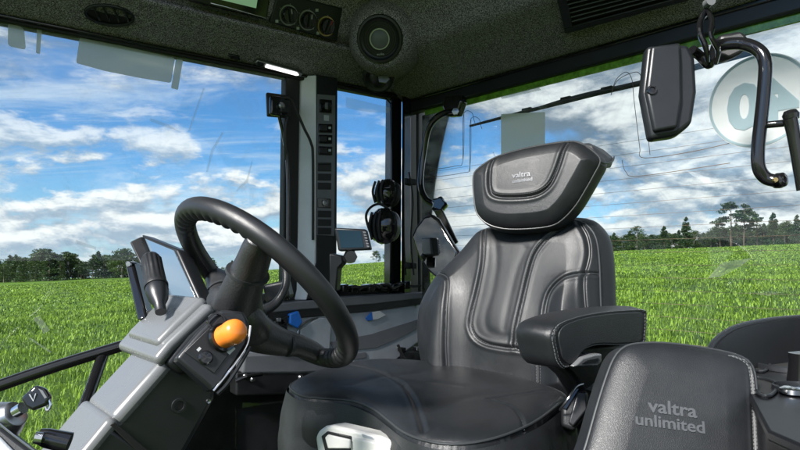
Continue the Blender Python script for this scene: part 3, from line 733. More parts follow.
# round eyeball lamp under the speaker
el = thing('eyeball_vent', 'small swivelling round vent below the speaker', 'air vent')
ec = P(378, 79, 1.86); en = V3((-.05, -.75, -.75)).normalized()
MB().lathe(ec-en*.02, en, [(.001, 0), (.050, 0), (.048, .018), (.040, .022), (.034, .018), (.001, .016)], 36).build('housing', 'plastic', el)
MB().lathe(ec-en*.006, V3((.25, -.8, -.6)), [(.001, -.005), (.030, -.002), (.030, .006), (.024, .014), (.012, .018), (.001, .019)], 30).build('ball', 'satin', el)
MB().prism([P(378, 76, 1.82), P(386, 75, 1.82), P(390, 79, 1.82), P(386, 83, 1.82), P(379, 82, 1.82)], V3((0, .004, 0))).build('flap', 'grey_plastic', el, .001)

# radio
def uprism(pl, pts, w0, w1, name, mat, parent, bevel=.002, **k):
    return MB().prism([pl.hit(x, y)+pl.n*w1 for x, y in pts], -pl.n*(w1-w0)).build(name, mat, parent, bevel, **k)
rd = thing('radio', 'black radio with green display let into the headliner', 'radio')
uprism(PLU, [(190, -40), (272, -22), (266, 20), (188, 1)], -.01, .008, 'fascia', 'gloss', rd, .004)
uprism(PLU, [(215, -14), (257, -5), (255, 8), (213, -2)], .008, .010, 'display', 'lcd', rd, .001)
uprism(PLU, [(192, -4), (210, 0), (209, 4), (191, 0)], .008, .012, 'button', 'satin', rd, .001)
for i in range(6):
    x = 200+i*10; y = .235*x-45+1
    uprism(PLU, [(x, y+1.5), (x+7, y+3.2), (x+7, y+6.2), (x, y+4.5)], .008, .011, 'button', 'satin', rd, .001)
MB().tube([PLU.hit(x, y)+PLU.n*.008 for x, y in ((190, -2), (226, 7), (265, 18))], .0015, 6, 1).build('trim_line', 'chrome', rd)
# climate knobs
cl_ = thing('climate_panel', 'panel with three round climate knobs in the headliner', 'control panel')
uprism(PLU, [(277, -8), (342, 8), (336, 42), (269, 22)], -.01, .006, 'face_plate', 'satin', cl_, .004, seg=3)
for i, (x, y) in enumerate(((287.5, 15), (306.5, 20), (325, 26))):
    c_ = PLU.hit(x, y)+PLU.n*.006
    kb = MB().lathe(c_, PLU.n, [(.001, 0), (.0225, 0), (.0225, .014), (.019, .019), (.001, .019)], 36, mod=lambda t, i_: 1+.02*math.cos(12*t)).build('knob', 'gloss', cl_)
    MB().lathe(c_, PLU.n, [(.0235, 0), (.0275, 0), (.0270, .004), (.0240, .004)], 40).build('ring', ('steel', 'steel', 'gold')[i], kb)
    ax = (PLU.u*math.cos(1.9-i*.25)+PLU.v*math.sin(1.9-i*.25)); bx = PLU.n.cross(ax)
    MB().box(c_+PLU.n*.022, ax*.018, bx*.0045, PLU.n*.006).build('grip', 'plastic', kb, .002)
    MB().box(c_+PLU.n*.0285+ax*.011, ax*.006, bx*.0008, PLU.n*.0006).build('pointer', ('white', 'white', 'red')[i], kb)
    for k in range(9):
        t = math.radians(-40+k*32.5)
        MB().box(c_+(PLU.u*math.cos(t)+PLU.v*math.sin(t))*.0295, PLU.u*.0008, PLU.v*.0008, PLU.n*.0008).build('tick', 'red' if (i == 2 and k < 3) else 'print', cl_) if k % 2 == 0 else None
for x, y in ((276, 21), (297, 28), (317, 33), (316, 10)):
    uprism(PLU, [(x-1.4, y-1.4), (x+1.4, y-1.4), (x+1.4, y+1.4), (x-1.4, y+1.4)], .006, .0068, 'symbol', 'print', cl_, 0)
# oval air vent over the windscreen
av = thing('air_vent', 'oval slatted air vent above the windscreen at top left', 'air vent')
def ell(cx, cy, a, b, rot, n=36): return [(cx+a*math.cos(t)*math.cos(rot)-b*math.sin(t)*math.sin(rot), cy+a*math.cos(t)*math.sin(rot)+b*math.sin(t)*math.cos(rot)) for t in np.linspace(0, 2*math.pi, n+1)[:-1]]
rot_ = math.radians(9)
MB().tube([PLD.hit(x, y)+PLD.n*.006 for x, y in ell(109, 13.5, 24, 9.5, rot_)], .0042, 10, 1, closed=True).build('rim', 'satin', av)
uprism(PLD, ell(109, 13.5, 23, 9, rot_), -.002, .003, 'cavity', 'rubber', av, 0)
for k in range(4):
    x = 96+k*9.5
    MB().tube([PLD.hit(x-2.5, 6)+PLD.n*.006, PLD.hit(x+1.5, 12)+PLD.n*.012, PLD.hit(x+3.5, 18.5+k*.6)+PLD.n*.006], .0028, 8, 5).build('slat', 'satin', av)
# lamp strip
lp = thing('map_light', 'white reading lamp strip under the headliner edge', 'lamp')
uprism(PLD, [(257, 57.5), (297, 68.5), (302, 71), (300, 74), (296, 73.5), (256, 62.5), (254, 60)], .0, .012, 'bezel', 'steel', lp, .002)
uprism(PLD, [(266, 61.2), (296, 69.3), (298, 71.5), (295, 72), (264, 63.6)], .011, .016, 'diffuser', 'lamp', lp, .001)
uprism(PLD, [(257, 59), (263, 60.5), (262, 62.8), (257, 61.4)], .011, .016, 'switch', 'plastic', lp, .001)
mc = thing('roof_clip', 'tiny black clip on the headliner left of the reading lamp', 'clip')
uprism(PLD, [(228, 53), (239, 55), (240, 59), (230, 57)], -.004, .007, 'body', 'gloss', mc, .002)
# big grille, top right
gr = thing('roof_grille', 'wide louvred intake grille in the headliner at top right', 'grille')
def gp(u, v): # u along 0..1, v 0..1 down
    A = V3((555, -14, 0)); B = V3((690, -46, 0)); C_ = V3((566, 31, 0)); D_ = V3((690, -3, 0))
    q = A.lerp(B, u).lerp(C_.lerp(D_, u), v); return (q.x, q.y)
for (u0, u1, v0, v1) in ((0, 1, 0, .10), (0, 1, .88, 1), (0, .07, .10, .88), (.95, 1, .10, .88)):
    uprism(PRU, [gp(u0, v0), gp(u1, v0), gp(u1, v1), gp(u0, v1)], -.004, .010, 'frame', 'satin', gr, .002)
uprism(PRU, [gp(.05, .05), gp(.97, .05), gp(.97, .95), gp(.05, .95)], -.004, .002, 'back_plate', 'rubber', gr, 0)
for k in range(8):
    v = .13+k*.095
    A, B = PRU.hit(*gp(.07, v)), PRU.hit(*gp(.95, v)); up_ = (PRU.hit(*gp(.07, v-.04))-A).normalized()
    MB().prism([A+PRU.n*.003, A+PRU.n*.009+up_*.004, A+PRU.n*.0098+up_*.0025, A+PRU.n*.0038-up_*.0015], B-A).build('louvre', 'panel_grey', gr)

# ================================================================ THINGS ON THE FRONT PILLAR
sw = thing('switch_panel', 'upright strip of rocker switches on the front pillar', 'switch panel')
def sprism(pts, w1, name, mat, parent=sw, w0=.050, bevel=.001, **k): return lprism(pts, w0, w1, name, mat, parent, bevel, **k)
sprism([(317.5, 94), (335.5, 95.5), (334.5, 236), (317, 235)], .0525, 'backing', 'panel_grey', bevel=.0015)
b1 = sprism([(320, 99), (332, 100), (332, 113), (320, 112)], .058, 'dial_frame', 'gloss', w0=.0525)
MB().lathe(LH(327, 106.5, .058), nL, [(.001, 0), (.013, 0), (.013, .008), (.010, .012), (.001, .012)], 24).build('dial', 'satin', b1)
MB().box(LH(326.5, 106, .072), dL*.004, Z1*.010, nL*.003).build('dial_mark', 'grey_plastic', b1, .0008)
sprism([(324, 115), (329, 115.4), (329, 121), (324, 120.6)], .0535, 'symbol', 'print', w0=.0525, bevel=0)
for y in (128, 139, 150.5):
    r_ = sprism([(319, y-4.4), (332.5, y-4), (332.5, y+4.6), (319, y+4.2)], .0575, 'rocker_switch', 'gloss', w0=.0525, bevel=.0015)
    sprism([(320.5, y-3), (327, y-2.8), (327, y+2.8), (320.5, y+2.6)], .0615, 'key_cap', 'plastic', r_, w0=.0575)
    sprism([(328.5, y-1.4), (331, y-1.3), (331, y+1), (328.5, y+.9)], .0586, 'symbol', 'print', r_, w0=.0575, bevel=0)
for y in (163.5, 167.8, 177, 186, 214, 222.5, 231):
    sprism([(318, y-3.4 if y != 163.5 else y-1), (331.5, y-3.2 if y != 163.5 else y-.8), (331.3, y+3.4 if y != 163.5 else y+1), (318, y+3.2 if y != 163.5 else y+.8)], .0555, 'blank_cover', 'plastic', w0=.0525, bevel=.001)
b2 = sprism([(318, 198), (331, 198.6), (331, 208), (318, 207.4)], .056, 'socket_frame', 'gloss', w0=.0525)
MB().lathe(LH(325, 203, .056), nL, [(.001, 0), (.010, 0), (.010, .004), (.006, .005), (.005, .002), (.001, .002)], 20).build('socket', 'steel', b2)
# wiper motor bracket with its rod, and the loose cable
wm = thing('wiper_motor', 'square black motor bracket at the top of the windscreen edge', 'wiper motor')
lprism([(267, 92), (290, 95), (291, 118), (268, 116)], .006, .020, 'back_plate', 'plastic', wm, .004)
lprism([(271, 95), (282, 96), (282, 116), (271, 114)], .020, .038, 'housing', 'gloss', wm, .005, seg=3)
lprism([(281, 97), (289, 98), (289, 113), (281, 112)], .020, .048, 'bracket', 'satin', wm, .003)
MB().lathe(LH(281, 106, .040), nL, [(.001, 0), (.010, 0), (.010, .008), (.006, .012), (.001, .012)], 20).build('bolt', 'steel', wm)
MB().tube([LH(279, 117, .034), LH(284, 140, .03), LH(288, 180, .028), LH(288, 300, .026)], .0050, 10, 4).build('rod', 'gloss', wm)
MB().tube([LH(287, 117, .05), LH(285, 128, .05), LH(285, 160, .036)], .0045, 8, 4).build('link_arm', 'satin', wm)
MB().tube([LH(285, 98, .05), LH(292, 100, .056), LH(297, 112, .06), LH(304, 128, .062), LH(311, 143, .06), LH(313, 160, .056), LH(313, 240, .054)], .0042, 9).build('cable', 'rubber', wm)
# small monitor
mo = thing('monitor', 'small landscape monitor on an arm beside the front pillar', 'monitor')
mp = Pl(P(352, 240, 1.66), V3((-.12, -1, .05)))
def mq(pts, w0, w1, name, mat, parent=mo, bevel=.002, pl=mp, **k): return uprism(pl, pts, w0, w1, name, mat, parent, bevel, **k)
mq([(334, 227.5), (366, 229), (371, 249.5), (338, 251)], -.028, 0, 'housing', 'satin', bevel=.005, seg=3)
mq([(338, 230), (361, 231.3), (364, 247.3), (341, 248)], 0, .0015, 'screen', 'screen', bevel=.0006)
for k in range(6): mq([(363+k*.75, 231.5+k*2.8), (366+k*.65, 231.7+k*2.8), (366.5+k*.65, 233.4+k*2.8), (363.5+k*.75, 233.3+k*2.8)], 0, .003, 'button', 'panel_grey', bevel=.0006)
MB().tube([P(343, 262, 1.72), P(349, 256, 1.70), P(352, 249, 1.69)], .010, 10).build('mount_arm', 'plastic', mo)
MB().lathe(P(349, 257, 1.68), V3((.3, -1, 0)), [(.001, 0), (.017, 0), (.019, .01), (.017, .028), (.001, .028)], 14, mod=lambda t, i: 1+.06*math.cos(6*t)).build('knob', 'gloss', mo)
MB().prism([P(329, 253, 1.70), P(342, 256, 1.70), P(343, 263, 1.70), P(338, 268, 1.70), P(336, 291, 1.70), P(329, 291, 1.70)], V3((.01, .03, 0))).build('bracket', 'plastic', mo, .004)
# ear defenders hanging by the corner pillar
ed = thing('ear_defenders', 'black ear defenders hanging in the side window by the corner pillar', 'ear defenders')
for (x, y, r_, ax, D_) in ((386, 193, .045, V3((-.8, -.6, .1)), 1.90), (383, 226, .056, V3((-.75, -.65, .0)), 1.84)):
    c_ = P(x, y, D_); ax.normalize()
    cup = MB().lathe(c_-ax*.02, ax, [(.001, 0), (r_*.8, 0), (r_*.98, .008), (r_, .018), (r_*.93, .032), (r_*.7, .046), (r_*.35, .052), (.001, .053)], 40, mod=lambda t, i: 1+(.035*math.cos(14*t) if 2 < i < 7 else 0)).build('ear_cup', 'gloss', ed)
    MB().lathe(c_-ax*.036, ax, [(.001, 0), (r_*.62, 0), (r_*.86, .004), (r_*.9, .011), (r_*.8, .018), (.001, .018)], 36).build('cushion', 'grey_plastic' if y > 200 else 'rubber', cup)
    for q in (-1, 0, 1):
        b_ = ax.cross(Z1).normalized(); MB().tube([c_+ax*.027+b_*(q*.020)+Z1*(-.75*r_), c_+ax*.036+b_*(q*.022), c_+ax*.027+b_*(q*.020)+Z1*(.75*r_)], .004, 7, 5).build('rib', 'rubber', cup)
MB().tube([P(370, 232, 1.83), P(366, 217, 1.83), P(370, 208, 1.84), P(379, 204, 1.86), P(388, 209, 1.86), P(394, 220, 1.87)], .004, 8).build('headband', 'rubber', ed)
MB().tube([P(384, 207, 1.86), P(382, 200, 1.87), P(386, 189, 1.88)], .003, 8).build('headband_wire', 'steel', ed)

# ================================================================ REAR WINDOW THINGS
ma = thing('door_handle_bar', 'bent black tube bar with a mirror clamped at the rear window corner', 'mirror arm')
def rt(px, py, a=.06): return RH(px, py, a)
MB().tube([RH(459, 112, .07), RH(448, 112, .075), RH(436, 118, .08), RH(428, 130, .08), RH(424, 150, .08), RH(421, 172, .085), RH(421, 188, .09), RH(426, 199, .09), RH(434, 204, .09), RH(441, 206, .09)], .0100, 14, 8).build('tube', 'gloss', ma)
MB().prism([RH(451, 97, .05), RH(466, 96, .05), RH(468, 103, .05), RH(463, 117, .05), RH(452, 118, .05), RH(448, 108, .05)], nR*.03).build('bracket', 'gloss', ma, .006, 3)
MB().lathe(RH(456, 112, .075), V3((-.3, -1, 0)), [(.001, 0), (.011, 0), (.011, .01), (.001, .012)], 6).build('bolt', 'steel', ma)
MB().lathe(RH(440, 206, .075), V3((-.2, -1, .1)), [(.001, 0), (.020, 0), (.024, .008), (.023, .028), (.016, .036), (.001, .036)], 24, mod=lambda t, i: 1+.12*math.cos(5*t)).build('clamp_knob', 'gloss', ma)
MB().prism([P(433, 210, 1.76), P(442, 209, 1.76), P(458, 242, 1.78), P(452, 246, 1.78)], V3((.004, .012, 0))).build('stay', 'gloss', ma, .003)
mi = thing('side_mirror', 'tilted mirror left of the seat reflecting the cab', 'mirror')
mpl = Pl(P(431, 245, 1.72), V3((-.85, -1, .05)))
mo_ = [(411, 236), (416, 226), (424, 216), (431, 214), (438, 219), (450, 240), (458, 252), (456, 262), (446, 275), (437, 279), (428, 271), (418, 256)]
uprism(mpl, mo_, -.018, 0, 'housing', 'gloss', mi, .006, seg=3)
ctr = np.array(mo_).mean(0); uprism(mpl, [tuple(ctr+(np.array(p)-ctr)*.90) for p in mo_], 0, .0012, 'mirror_glass', 'mirror', mi, .0005)

# interior mirror, top right (seen from its back)
im = thing('roof_mirror', 'black faceted mirror housing hanging from the roof at top right', 'mirror')
ip = Pl(P(670, 90, 1.02), V3((-.10, -1, .10)))
uprism(ip, [(648, 43.5), (690, 42), (697, 56), (699, 90), (694, 122), (679, 134), (652, 138), (643, 90)], -.035, -.006, 'housing', 'satin', im, .008, seg=3)
uprism(ip, [(651, 47), (680, 43), (681, 60), (681.5, 100), (677, 128), (654, 132), (645.5, 92)], -.010, .004, 'back_face', 'satin', im, .005, seg=3)
MB().lathe(ip.hit(651, 91)+ip.n*.003, ip.n, [(.001, 0), (.0085, 0), (.0080, .004), (.005, .0045), (.004, .002), (.001, .002)], 24).build('screw', 'gloss', im)
MB().tube([P(692, 50, 1.04), P(700, 56, 1.05), P(708, 64, 1.05), P(712, 60, 1.06), P(716, 46, 1.08)], .0085, 10).build('ball_joint', 'gloss', im)
st_ = thing('hanging_strap', 'twisted glossy black strap hanging from the roof edge', 'strap')
MB().tube([P(706, -14, 1.05), P(707, 8, 1.04), P(702, 18, 1.03), P(700, 32, 1.02), P(706, 48, 1.02), P(708, 62, 1.03)], [.009, .008, .008, .010, .009, .006], 10, 8, flat=.5).build('strap', 'gloss', st_)
MB().tube([P(707, 8, 1.035), P(712, 22, 1.025), P(711, 36, 1.01), P(718, 50, 1.02), P(716, 64, 1.03)], [.007, .009, .007, .009, .006], 10, 8, flat=.5).build('strap', 'gloss', st_)
MB().lathe(P(707, 4, 1.03), V3((0, -1, 0)), [(.001, 0), (.008, 0), (.008, .014), (.001, .014)], 12).build('cable_tie', 'grey_plastic', st_)
gh = thing('grab_bar', 'thick glossy bent tube bar at the right over the round window disc', 'grab bar')
MB().tube([P(716, 47, 1.13), P(728, 44, 1.11), P(744, 44, 1.09), P(758, 50, 1.07), P(765, 62, 1.06), P(764, 90, 1.06), P(761, 120, 1.06), P(758, 150, 1.06), P(759, 168, 1.06), P(766, 178, 1.06), P(777, 181, 1.05)], .0112, 16, 8).build('tube', 'gloss', gh)
MB().lathe(P(777, 181, 1.055), V3((.4, -1, .1)), [(.001, -.004), (.0125, -.004), (.014, .004), (.0125, .012), (.006, .014), (.001, .012)], 24).build('end_cap', 'gloss', gh)
MB().lathe(P(775, 180, 1.04), V3((-.1, -1, .1)), [(.001, 0), (.005, 0), (.004, .003), (.001, .003)], 12).build('screw', 'gold', gh)
MB().prism([P(720, 34, 1.15), P(742, 30, 1.14), P(750, 36, 1.13), P(745, 52, 1.13), P(728, 60, 1.14), P(716, 54, 1.15)], V3((0, .03, 0))).build('mount', 'plastic', gh, .008, 3)
MB().tube([P(764, 125, 1.06), P(776, 124, 1.05), P(785, 123, 1.04)], .0062, 12, 3).build('cross_tube', 'gloss', gh)
MB().tube([P(790, 119, 1.03), P(793, 132, 1.03), P(797, 155, 1.03), P(803, 190, 1.03)], [.0115, .0105, .010, .010], 14, 6).build('side_tube', 'gloss', gh)
MB().lathe(P(791, 116, 1.04), V3((-.1, .1, 1)), [(.001, -.008), (.012, -.006), (.0135, .002), (.010, .009), (.001, .011)], 20).build('knuckle', 'gloss', gh)
# round speed sticker, mirrored because it is read from outside
sg = thing('speed_disc', 'round frosted number disc on the rear window, its 40 seen reversed', 'sticker')
pr2 = Pl(R0-nR*.012, nR); scn = pr2.hit(758, 101); rad = (pr2.hit(760, 101)-pr2.hit(760, 57)).length*1.06
MB().lathe(scn, nR, [(.001, 0), (rad, 0), (rad, .0012), (.001, .0012)], 72).build('disc', 'film', sg)
MB().lathe(scn+nR*.0014, nR, [(rad*.93, 0), (rad*.98, 0), (rad*.98, .001), (rad*.93, .001)], 72).build('ring', 'film2', sg)
textmesh('40', rad*1.3, Pl(scn+nR*.0026, nR), 761, 106, 'number', 'film2', sg, .0004, flip=True, bold=.006)
MB().prism([RH(760, 32, -.012), RH(830, 20, -.012), RH(860, 44, -.012), RH(790, 60, -.012)], nR*.0006).build('reflected_patch', 'film', sg) if False else None
# rear wiper
rw = thing('rear_wiper', 'long thin black wiper blade lying across the rear window', 'wiper')
MB().tube([RH(470, 126, -.05), RH(520, 113, -.05), RH(560, 103, -.05), RH(600, 93, -.05), RH(646, 83, -.05)], [.004, .0055, .006, .006, .005], 8, 4).build('blade', 'rubber', rw)
MB().tube([RH(540, 107, -.06), RH(580, 96, -.06), RH(640, 83, -.06), RH(700, 66, -.06), RH(760, 50, -.06)], [.003, .006, .007, .008, .008], 8, 4).build('wiper_arm', 'plastic', rw)
for x, y in ((527, 110), (566, 99), (607, 89)): MB().box(RH(x, y, -.055), dR*.016, Z1*.006, nR*.006).build('claw', 'rubber', rw, .002)
# reflections in the glass, painted as flat pale shapes on the panes
def pale_shape(pts, lab, right=False, mat=None):
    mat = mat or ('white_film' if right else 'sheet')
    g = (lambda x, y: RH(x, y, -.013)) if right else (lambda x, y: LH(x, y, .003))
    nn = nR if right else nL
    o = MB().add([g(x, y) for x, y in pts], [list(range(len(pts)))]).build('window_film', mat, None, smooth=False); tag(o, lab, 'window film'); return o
def rr_(pts, r=2): # round corners
    out = []
    n = len(pts)
    for i in range(n):
        p, a, b = (V3((*pts[j % n], 0)) for j in (i, i-1, i+1))
        u, v = (a-p).normalized()*r, (b-p).normalized()*r
        out += [tuple((p+u)[:2]), tuple((p+u*.3+v*.3)[:2]), tuple((p+v)[:2])]
    return out
pale_shape(rr_([(80, 36), (175, 58), (171, 83), (140, 78), (105, 71), (76, 63)], 2), 'largest white rectangle, on the upper left of the windscreen')
pale_shape(rr_([(176, 59), (183, 60), (178, 90), (171, 88)], 1), 'thin upright white strip right of the largest white rectangle')
pale_shape(rr_([(8, 22), (24, 28), (26, 50), (8, 46)], 3), 'small white upright patch at the far left of the windscreen')
pale_shape(rr_([(37, 28), (42, 29), (40, 54), (36, 53)], 1), 'thin white strip beside the small patch at far left')
pale_shape(rr_([(501, 114), (545, 112), (545, 160), (501, 160)], 1), 'white square behind the top of the headrest', True)
pale_shape([(497, 87), (538, 76), (541, 80), (500, 91)], 'white bar tucked under the rear window header', True)
pale_shape([(500, 96), (538, 86), (541, 90), (502, 99)], 'fainter white bar below the one under the header', True, 'film')
pale_shape([(346, 97), (392, 108), (388, 113), (366, 112), (346, 108)], 'faint pale patch at the top of the side window', False, 'faint')
pale_shape([(76, 240), (96, 247), (96, 250), (77, 244)], 'small pale streak low on the windscreen above the wood', False, 'faint')
pale_shape([(708, 278), (722, 262), (752, 258), (738, 268), (720, 277)], 'pale smear low on the rear window over the field', True, 'faint')

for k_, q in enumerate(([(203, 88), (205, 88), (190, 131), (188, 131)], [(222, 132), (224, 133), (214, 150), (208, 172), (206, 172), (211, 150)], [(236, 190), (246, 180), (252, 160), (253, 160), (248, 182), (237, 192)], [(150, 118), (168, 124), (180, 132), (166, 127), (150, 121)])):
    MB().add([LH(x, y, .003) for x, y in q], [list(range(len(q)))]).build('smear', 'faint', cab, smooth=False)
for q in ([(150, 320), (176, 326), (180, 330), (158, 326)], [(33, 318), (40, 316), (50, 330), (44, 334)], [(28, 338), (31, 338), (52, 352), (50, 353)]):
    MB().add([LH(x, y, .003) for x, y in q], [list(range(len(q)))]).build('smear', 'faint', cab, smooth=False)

# more fittings on the dash below the side window and behind the seat
for q, r_, m2 in (([(246, 330), (256, 338), (270, 345), (288, 348)], .0035, 'rubber'), ([(254, 322), (264, 321), (275, 324), (287, 327)], .003, 'deep'), ([(276, 338), (284, 336), (296, 341), (300, 350)], .003, 'rubber'),
                  ([(398, 345), (404, 358), (414, 364), (424, 358)], .005, 'rubber'), ([(392, 362), (402, 370), (416, 372), (428, 366)], .004, 'deep')):
    MB().tube([LH(x, y, .075) for x, y in q], r_, 7).build('cable', m2, cab)
for x, y in ((250, 326), (259, 336), (279, 320), (272, 341), (288, 343), (404, 350), (412, 357), (419, 349), (399, 366), (409, 369)):
    lprism([(x-2.4, y-2), (x+2.2, y-2.4), (x+2.4, y+2), (x-2, y+2.2)], .045, .070, 'clip', 'steel' if x % 2 else 'deep', bevel=.002)
for x0, y0, x1, y1 in ((336, 314, 337, 341), (340, 352, 341, 368)):
    lprism([(x0, y0), (x1, y0), (x1, y1), (x0, y1)], .0440, .0456, 'panel_seam', 'deep', bevel=0)
lprism([(352, 354), (366, 352), (367, 358), (353, 360)], .045, .050, 'socket_cover', 'panel_grey', bevel=.002)
for x, y in ((348, 317), (416, 307), (398, 348)): MB().lathe(LH(x, y, .045), nL, [(.001, 0), (.005, 0), (.004, .002), (.001, .002)], 12).build('screw', 'steel', cab)
# ================================================================ SEAT
seat = thing('driver_seat', 'black leather driver seat with tall headrest and armrest', 'seat')
a_s, b_s = math.radians(40), math.radians(9)
sn = V3((-math.sin(a_s)*math.cos(b_s), -math.cos(a_s)*math.cos(b_s), math.sin(b_s)))
bpl = Pl(P(520, 310, 1.36), sn)
def bfn(X, Y, d):      # side wings stand forward of the middle, lumbar swell low down
    return .034*np.exp(-((X+.175)/.045)**2)*(1/(1+np.exp((Y-.04)*40)))+.038*np.exp(-((X-.145)/.045)**2)*(1/(1+np.exp((Y-.05)*40)))+.010*np.exp(-((Y+.06)/.07)**2)*np.exp(-(X/.10)**2)
sL1 = [(487, 231), (492, 245), (492, 265), (488, 290), (483, 315), (482, 328), (487, 339), (500, 346), (525, 350), (548, 352)]
sR1 = [(572, 226), (556, 240), (544, 256), (538, 275), (533, 300), (528, 330), (526, 348)]
sLb = [(440, 274), (456, 279), (461, 290), (462, 320), (461, 350), (461, 384)]
sRb = [(556, 345), (555, 318), (558, 299), (565, 288), (576, 280), (590, 276), (599, 275)]
sRr = [(581, 224), (590, 238), (593, 256), (590, 280), (591, 300), (594, 330)]
sRv = [(548, 350), (549, 370), (548, 398)]
sW = [(503, 240), (506, 262), (503, 290), (497, 316), (499, 330), (508, 336), (520, 338)]
bo = [(474, 238), (482, 231), (500, 227), (530, 223), (560, 221), (580, 222), (590, 228), (597, 240), (600, 262), (601, 290), (602, 320), (602, 350), (600, 380), (592, 405), (560, 412), (520, 410), (470, 398), (440, 386), (427, 372), (421, 352), (419, 330), (421, 308), (428, 292), (438, 276), (452, 262), (464, 250)]
_, bs = pad('backrest', bpl, bo, 'leather', seat, R=.055, H=.034, T=.075, n=420, rings=110, bulge=.2, crown=.012, fn=bfn,
            seams=[dict(pts=sL1, w=.0035, d=.006), dict(pts=sR1, w=.0035, d=.006), dict(pts=sLb, w=.003, d=.006), dict(pts=sRb, w=.003, d=.006), dict(pts=sRr, w=.003, d=.006), dict(pts=sRv, w=.002, d=.002),
                   dict(pts=sW, w=.009, d=.0014, b=0), dict(pts=[(516, 330), (520, 300), (526, 272), (534, 252)], w=.009, d=.0014, b=0)])
rimline(bs, 'piping', seat, r=.0022, w=.004)
for q in (sLb, sRb, sRr): seamline(bs, q, 'piping', seat, .0017, lift=.001)
sm_ = MB()
for q in (sL1, sR1, sRv):
    for off in (-2.2, 2.2):
        c = catmull([V3((x+off, y, 0)) for x, y in q], 6, False)
        stitches(sm_, [bs(p.x, p.y, .0004) for p in c], .006, .0035, .0005)
sm_.build('stitching', 'thread', seat)
# creases worn into the lower part
# headrest
a_h = math.radians(30)
hn = V3((-math.sin(a_h)*math.cos(.10), -math.cos(a_h)*math.cos(.10), math.sin(.10)))
hpl = Pl(P(535, 188, 1.30), hn)
ho = [(474, 177), (480, 168), (498, 157), (525, 149), (552, 144), (572, 142), (582, 144), (594, 152), (601, 161), (595, 174), (586, 190), (576, 206), (564, 219), (552, 226), (530, 229), (505, 229), (488, 224), (478, 214), (475, 200)]
s1 = [(496, 157), (494, 172), (494, 190), (499, 198), (515, 200), (538, 198), (552, 190), (560, 176), (566, 158), (570, 143)]
head = thing('headrest_anchor', '', '') if False else None
hro, hs = pad('headrest', hpl, ho, 'leather', seat, R=.03, H=.020, T=.055, n=360, rings=100, bulge=.1, crown=.012,
            fn=lambda X, Y, d: .014*np.clip(X/.12, 0, 1)**2,
            seams=[dict(pts=s1, w=.0035, d=.006)])
rimline(hs, 'piping', hro, r=.002, w=.004)
sm2 = MB()
c = catmull([V3((x, y-2.6, 0)) for x, y in s1], 6, False); stitches(sm2, [hs(p.x, p.y, .0004) for p in c], .005, .003, .0005); sm2.build('stitching', 'thread', hro)
textmesh('valtra', .0165, hpl, 526, 178, 'embossed_word', 'emboss', hro, .0012, surf=hs, ang=.06, bold=.0003, wid=1.1)
textmesh('unlimited', .011, hpl, 527, 183.5, 'embossed_word', 'emboss', hro, .0008, surf=hs, ang=.06, bold=.0003, wid=1.1)
# wing folding back at the right of the headrest
wq = [hpl.hit(575, 142)-hn*.004, hpl.hit(588, 146)-hn*.004, hpl.hit(601, 160)-hn*.004, P(612, 161, 1.34), P(614, 156, 1.38), P(606, 149, 1.40), P(590, 143, 1.40)]
mw = MB().prism([P(576, 143, 1.262), P(590, 148, 1.25), P(601, 162, 1.238), P(612, 161, 1.29), P(614, 157, 1.31), P(604, 149, 1.33), P(588, 142, 1.33)], V3((0, .01, -.016))).build('side_wing', 'leather', hro, .006, 4)
MB().tube([P(576, 143, 1.258), P(590, 148, 1.246), P(601, 162, 1.234), P(612, 161.5, 1.286), P(614, 157, 1.306)], .0018, 8, 4).build('piping', 'piping', hro)
for x in (518, 563): MB().tube([bpl.hit(x, 205)-sn*.035, bpl.hit(x+1, 240)-sn*.035], .006, 12, 1).build('headrest_post', 'chrome', seat)

# cushion: horizontal pad
cpl = Pl(V3((0, 1.2, CZ-.262)), V3((-.05, -.04, 1)), (0.2, 1, 0))
co_ = [(291, 386), (312, 375), (340, 367), (380, 362), (425, 364), (480, 372), (540, 386), (566, 398), (556, 408), (536, 423), (508, 436), (478, 444), (448, 446), (420, 441), (402, 433), (388, 422), (372, 410), (350, 402), (325, 400), (304, 398), (294, 393)]
sC = [(345, 369), (380, 372), (430, 382), (480, 391), (545, 398)]
cu_, cs = pad('seat_cushion', cpl, co_, 'leather', seat, R=.05, H=.016, T=.15, n=420, rings=90, bulge=.14, back_scale=.94, crown=.0,
            fn=lambda X, Y, d: -.0,
            seams=[dict(pts=[(338, 369), (372, 376), (398, 388), (412, 404), (420, 424), (424, 438)], w=.004, d=.004),
                   dict(pts=[(489, 408), (508, 414), (521, 424), (524, 430)], w=.0025, d=.004),
                   dict(pts=[(489, 408), (520, 402), (552, 398)], w=.004, d=.003),
                   dict(pts=[(390, 382), (440, 390), (500, 398)], w=.012, d=.0022, b=0), dict(pts=[(430, 420), (470, 405), (520, 398)], w=.014, d=.0025, b=0),
                   dict(pts=[(352, 392), (380, 384), (420, 380)], w=.012, d=.002, b=0)])
rimline(cs, 'piping', cu_, r=.0024, w=.003); 
MB().tube([p-cpl.n*.006 for p in cs.rim], .0016, 8, 1, closed=True).build('piping', 'thread', cu_)
seamline(cs, [(489, 408), (508, 414), (521, 424), (524, 430)], 'piping', cu_, .0014)
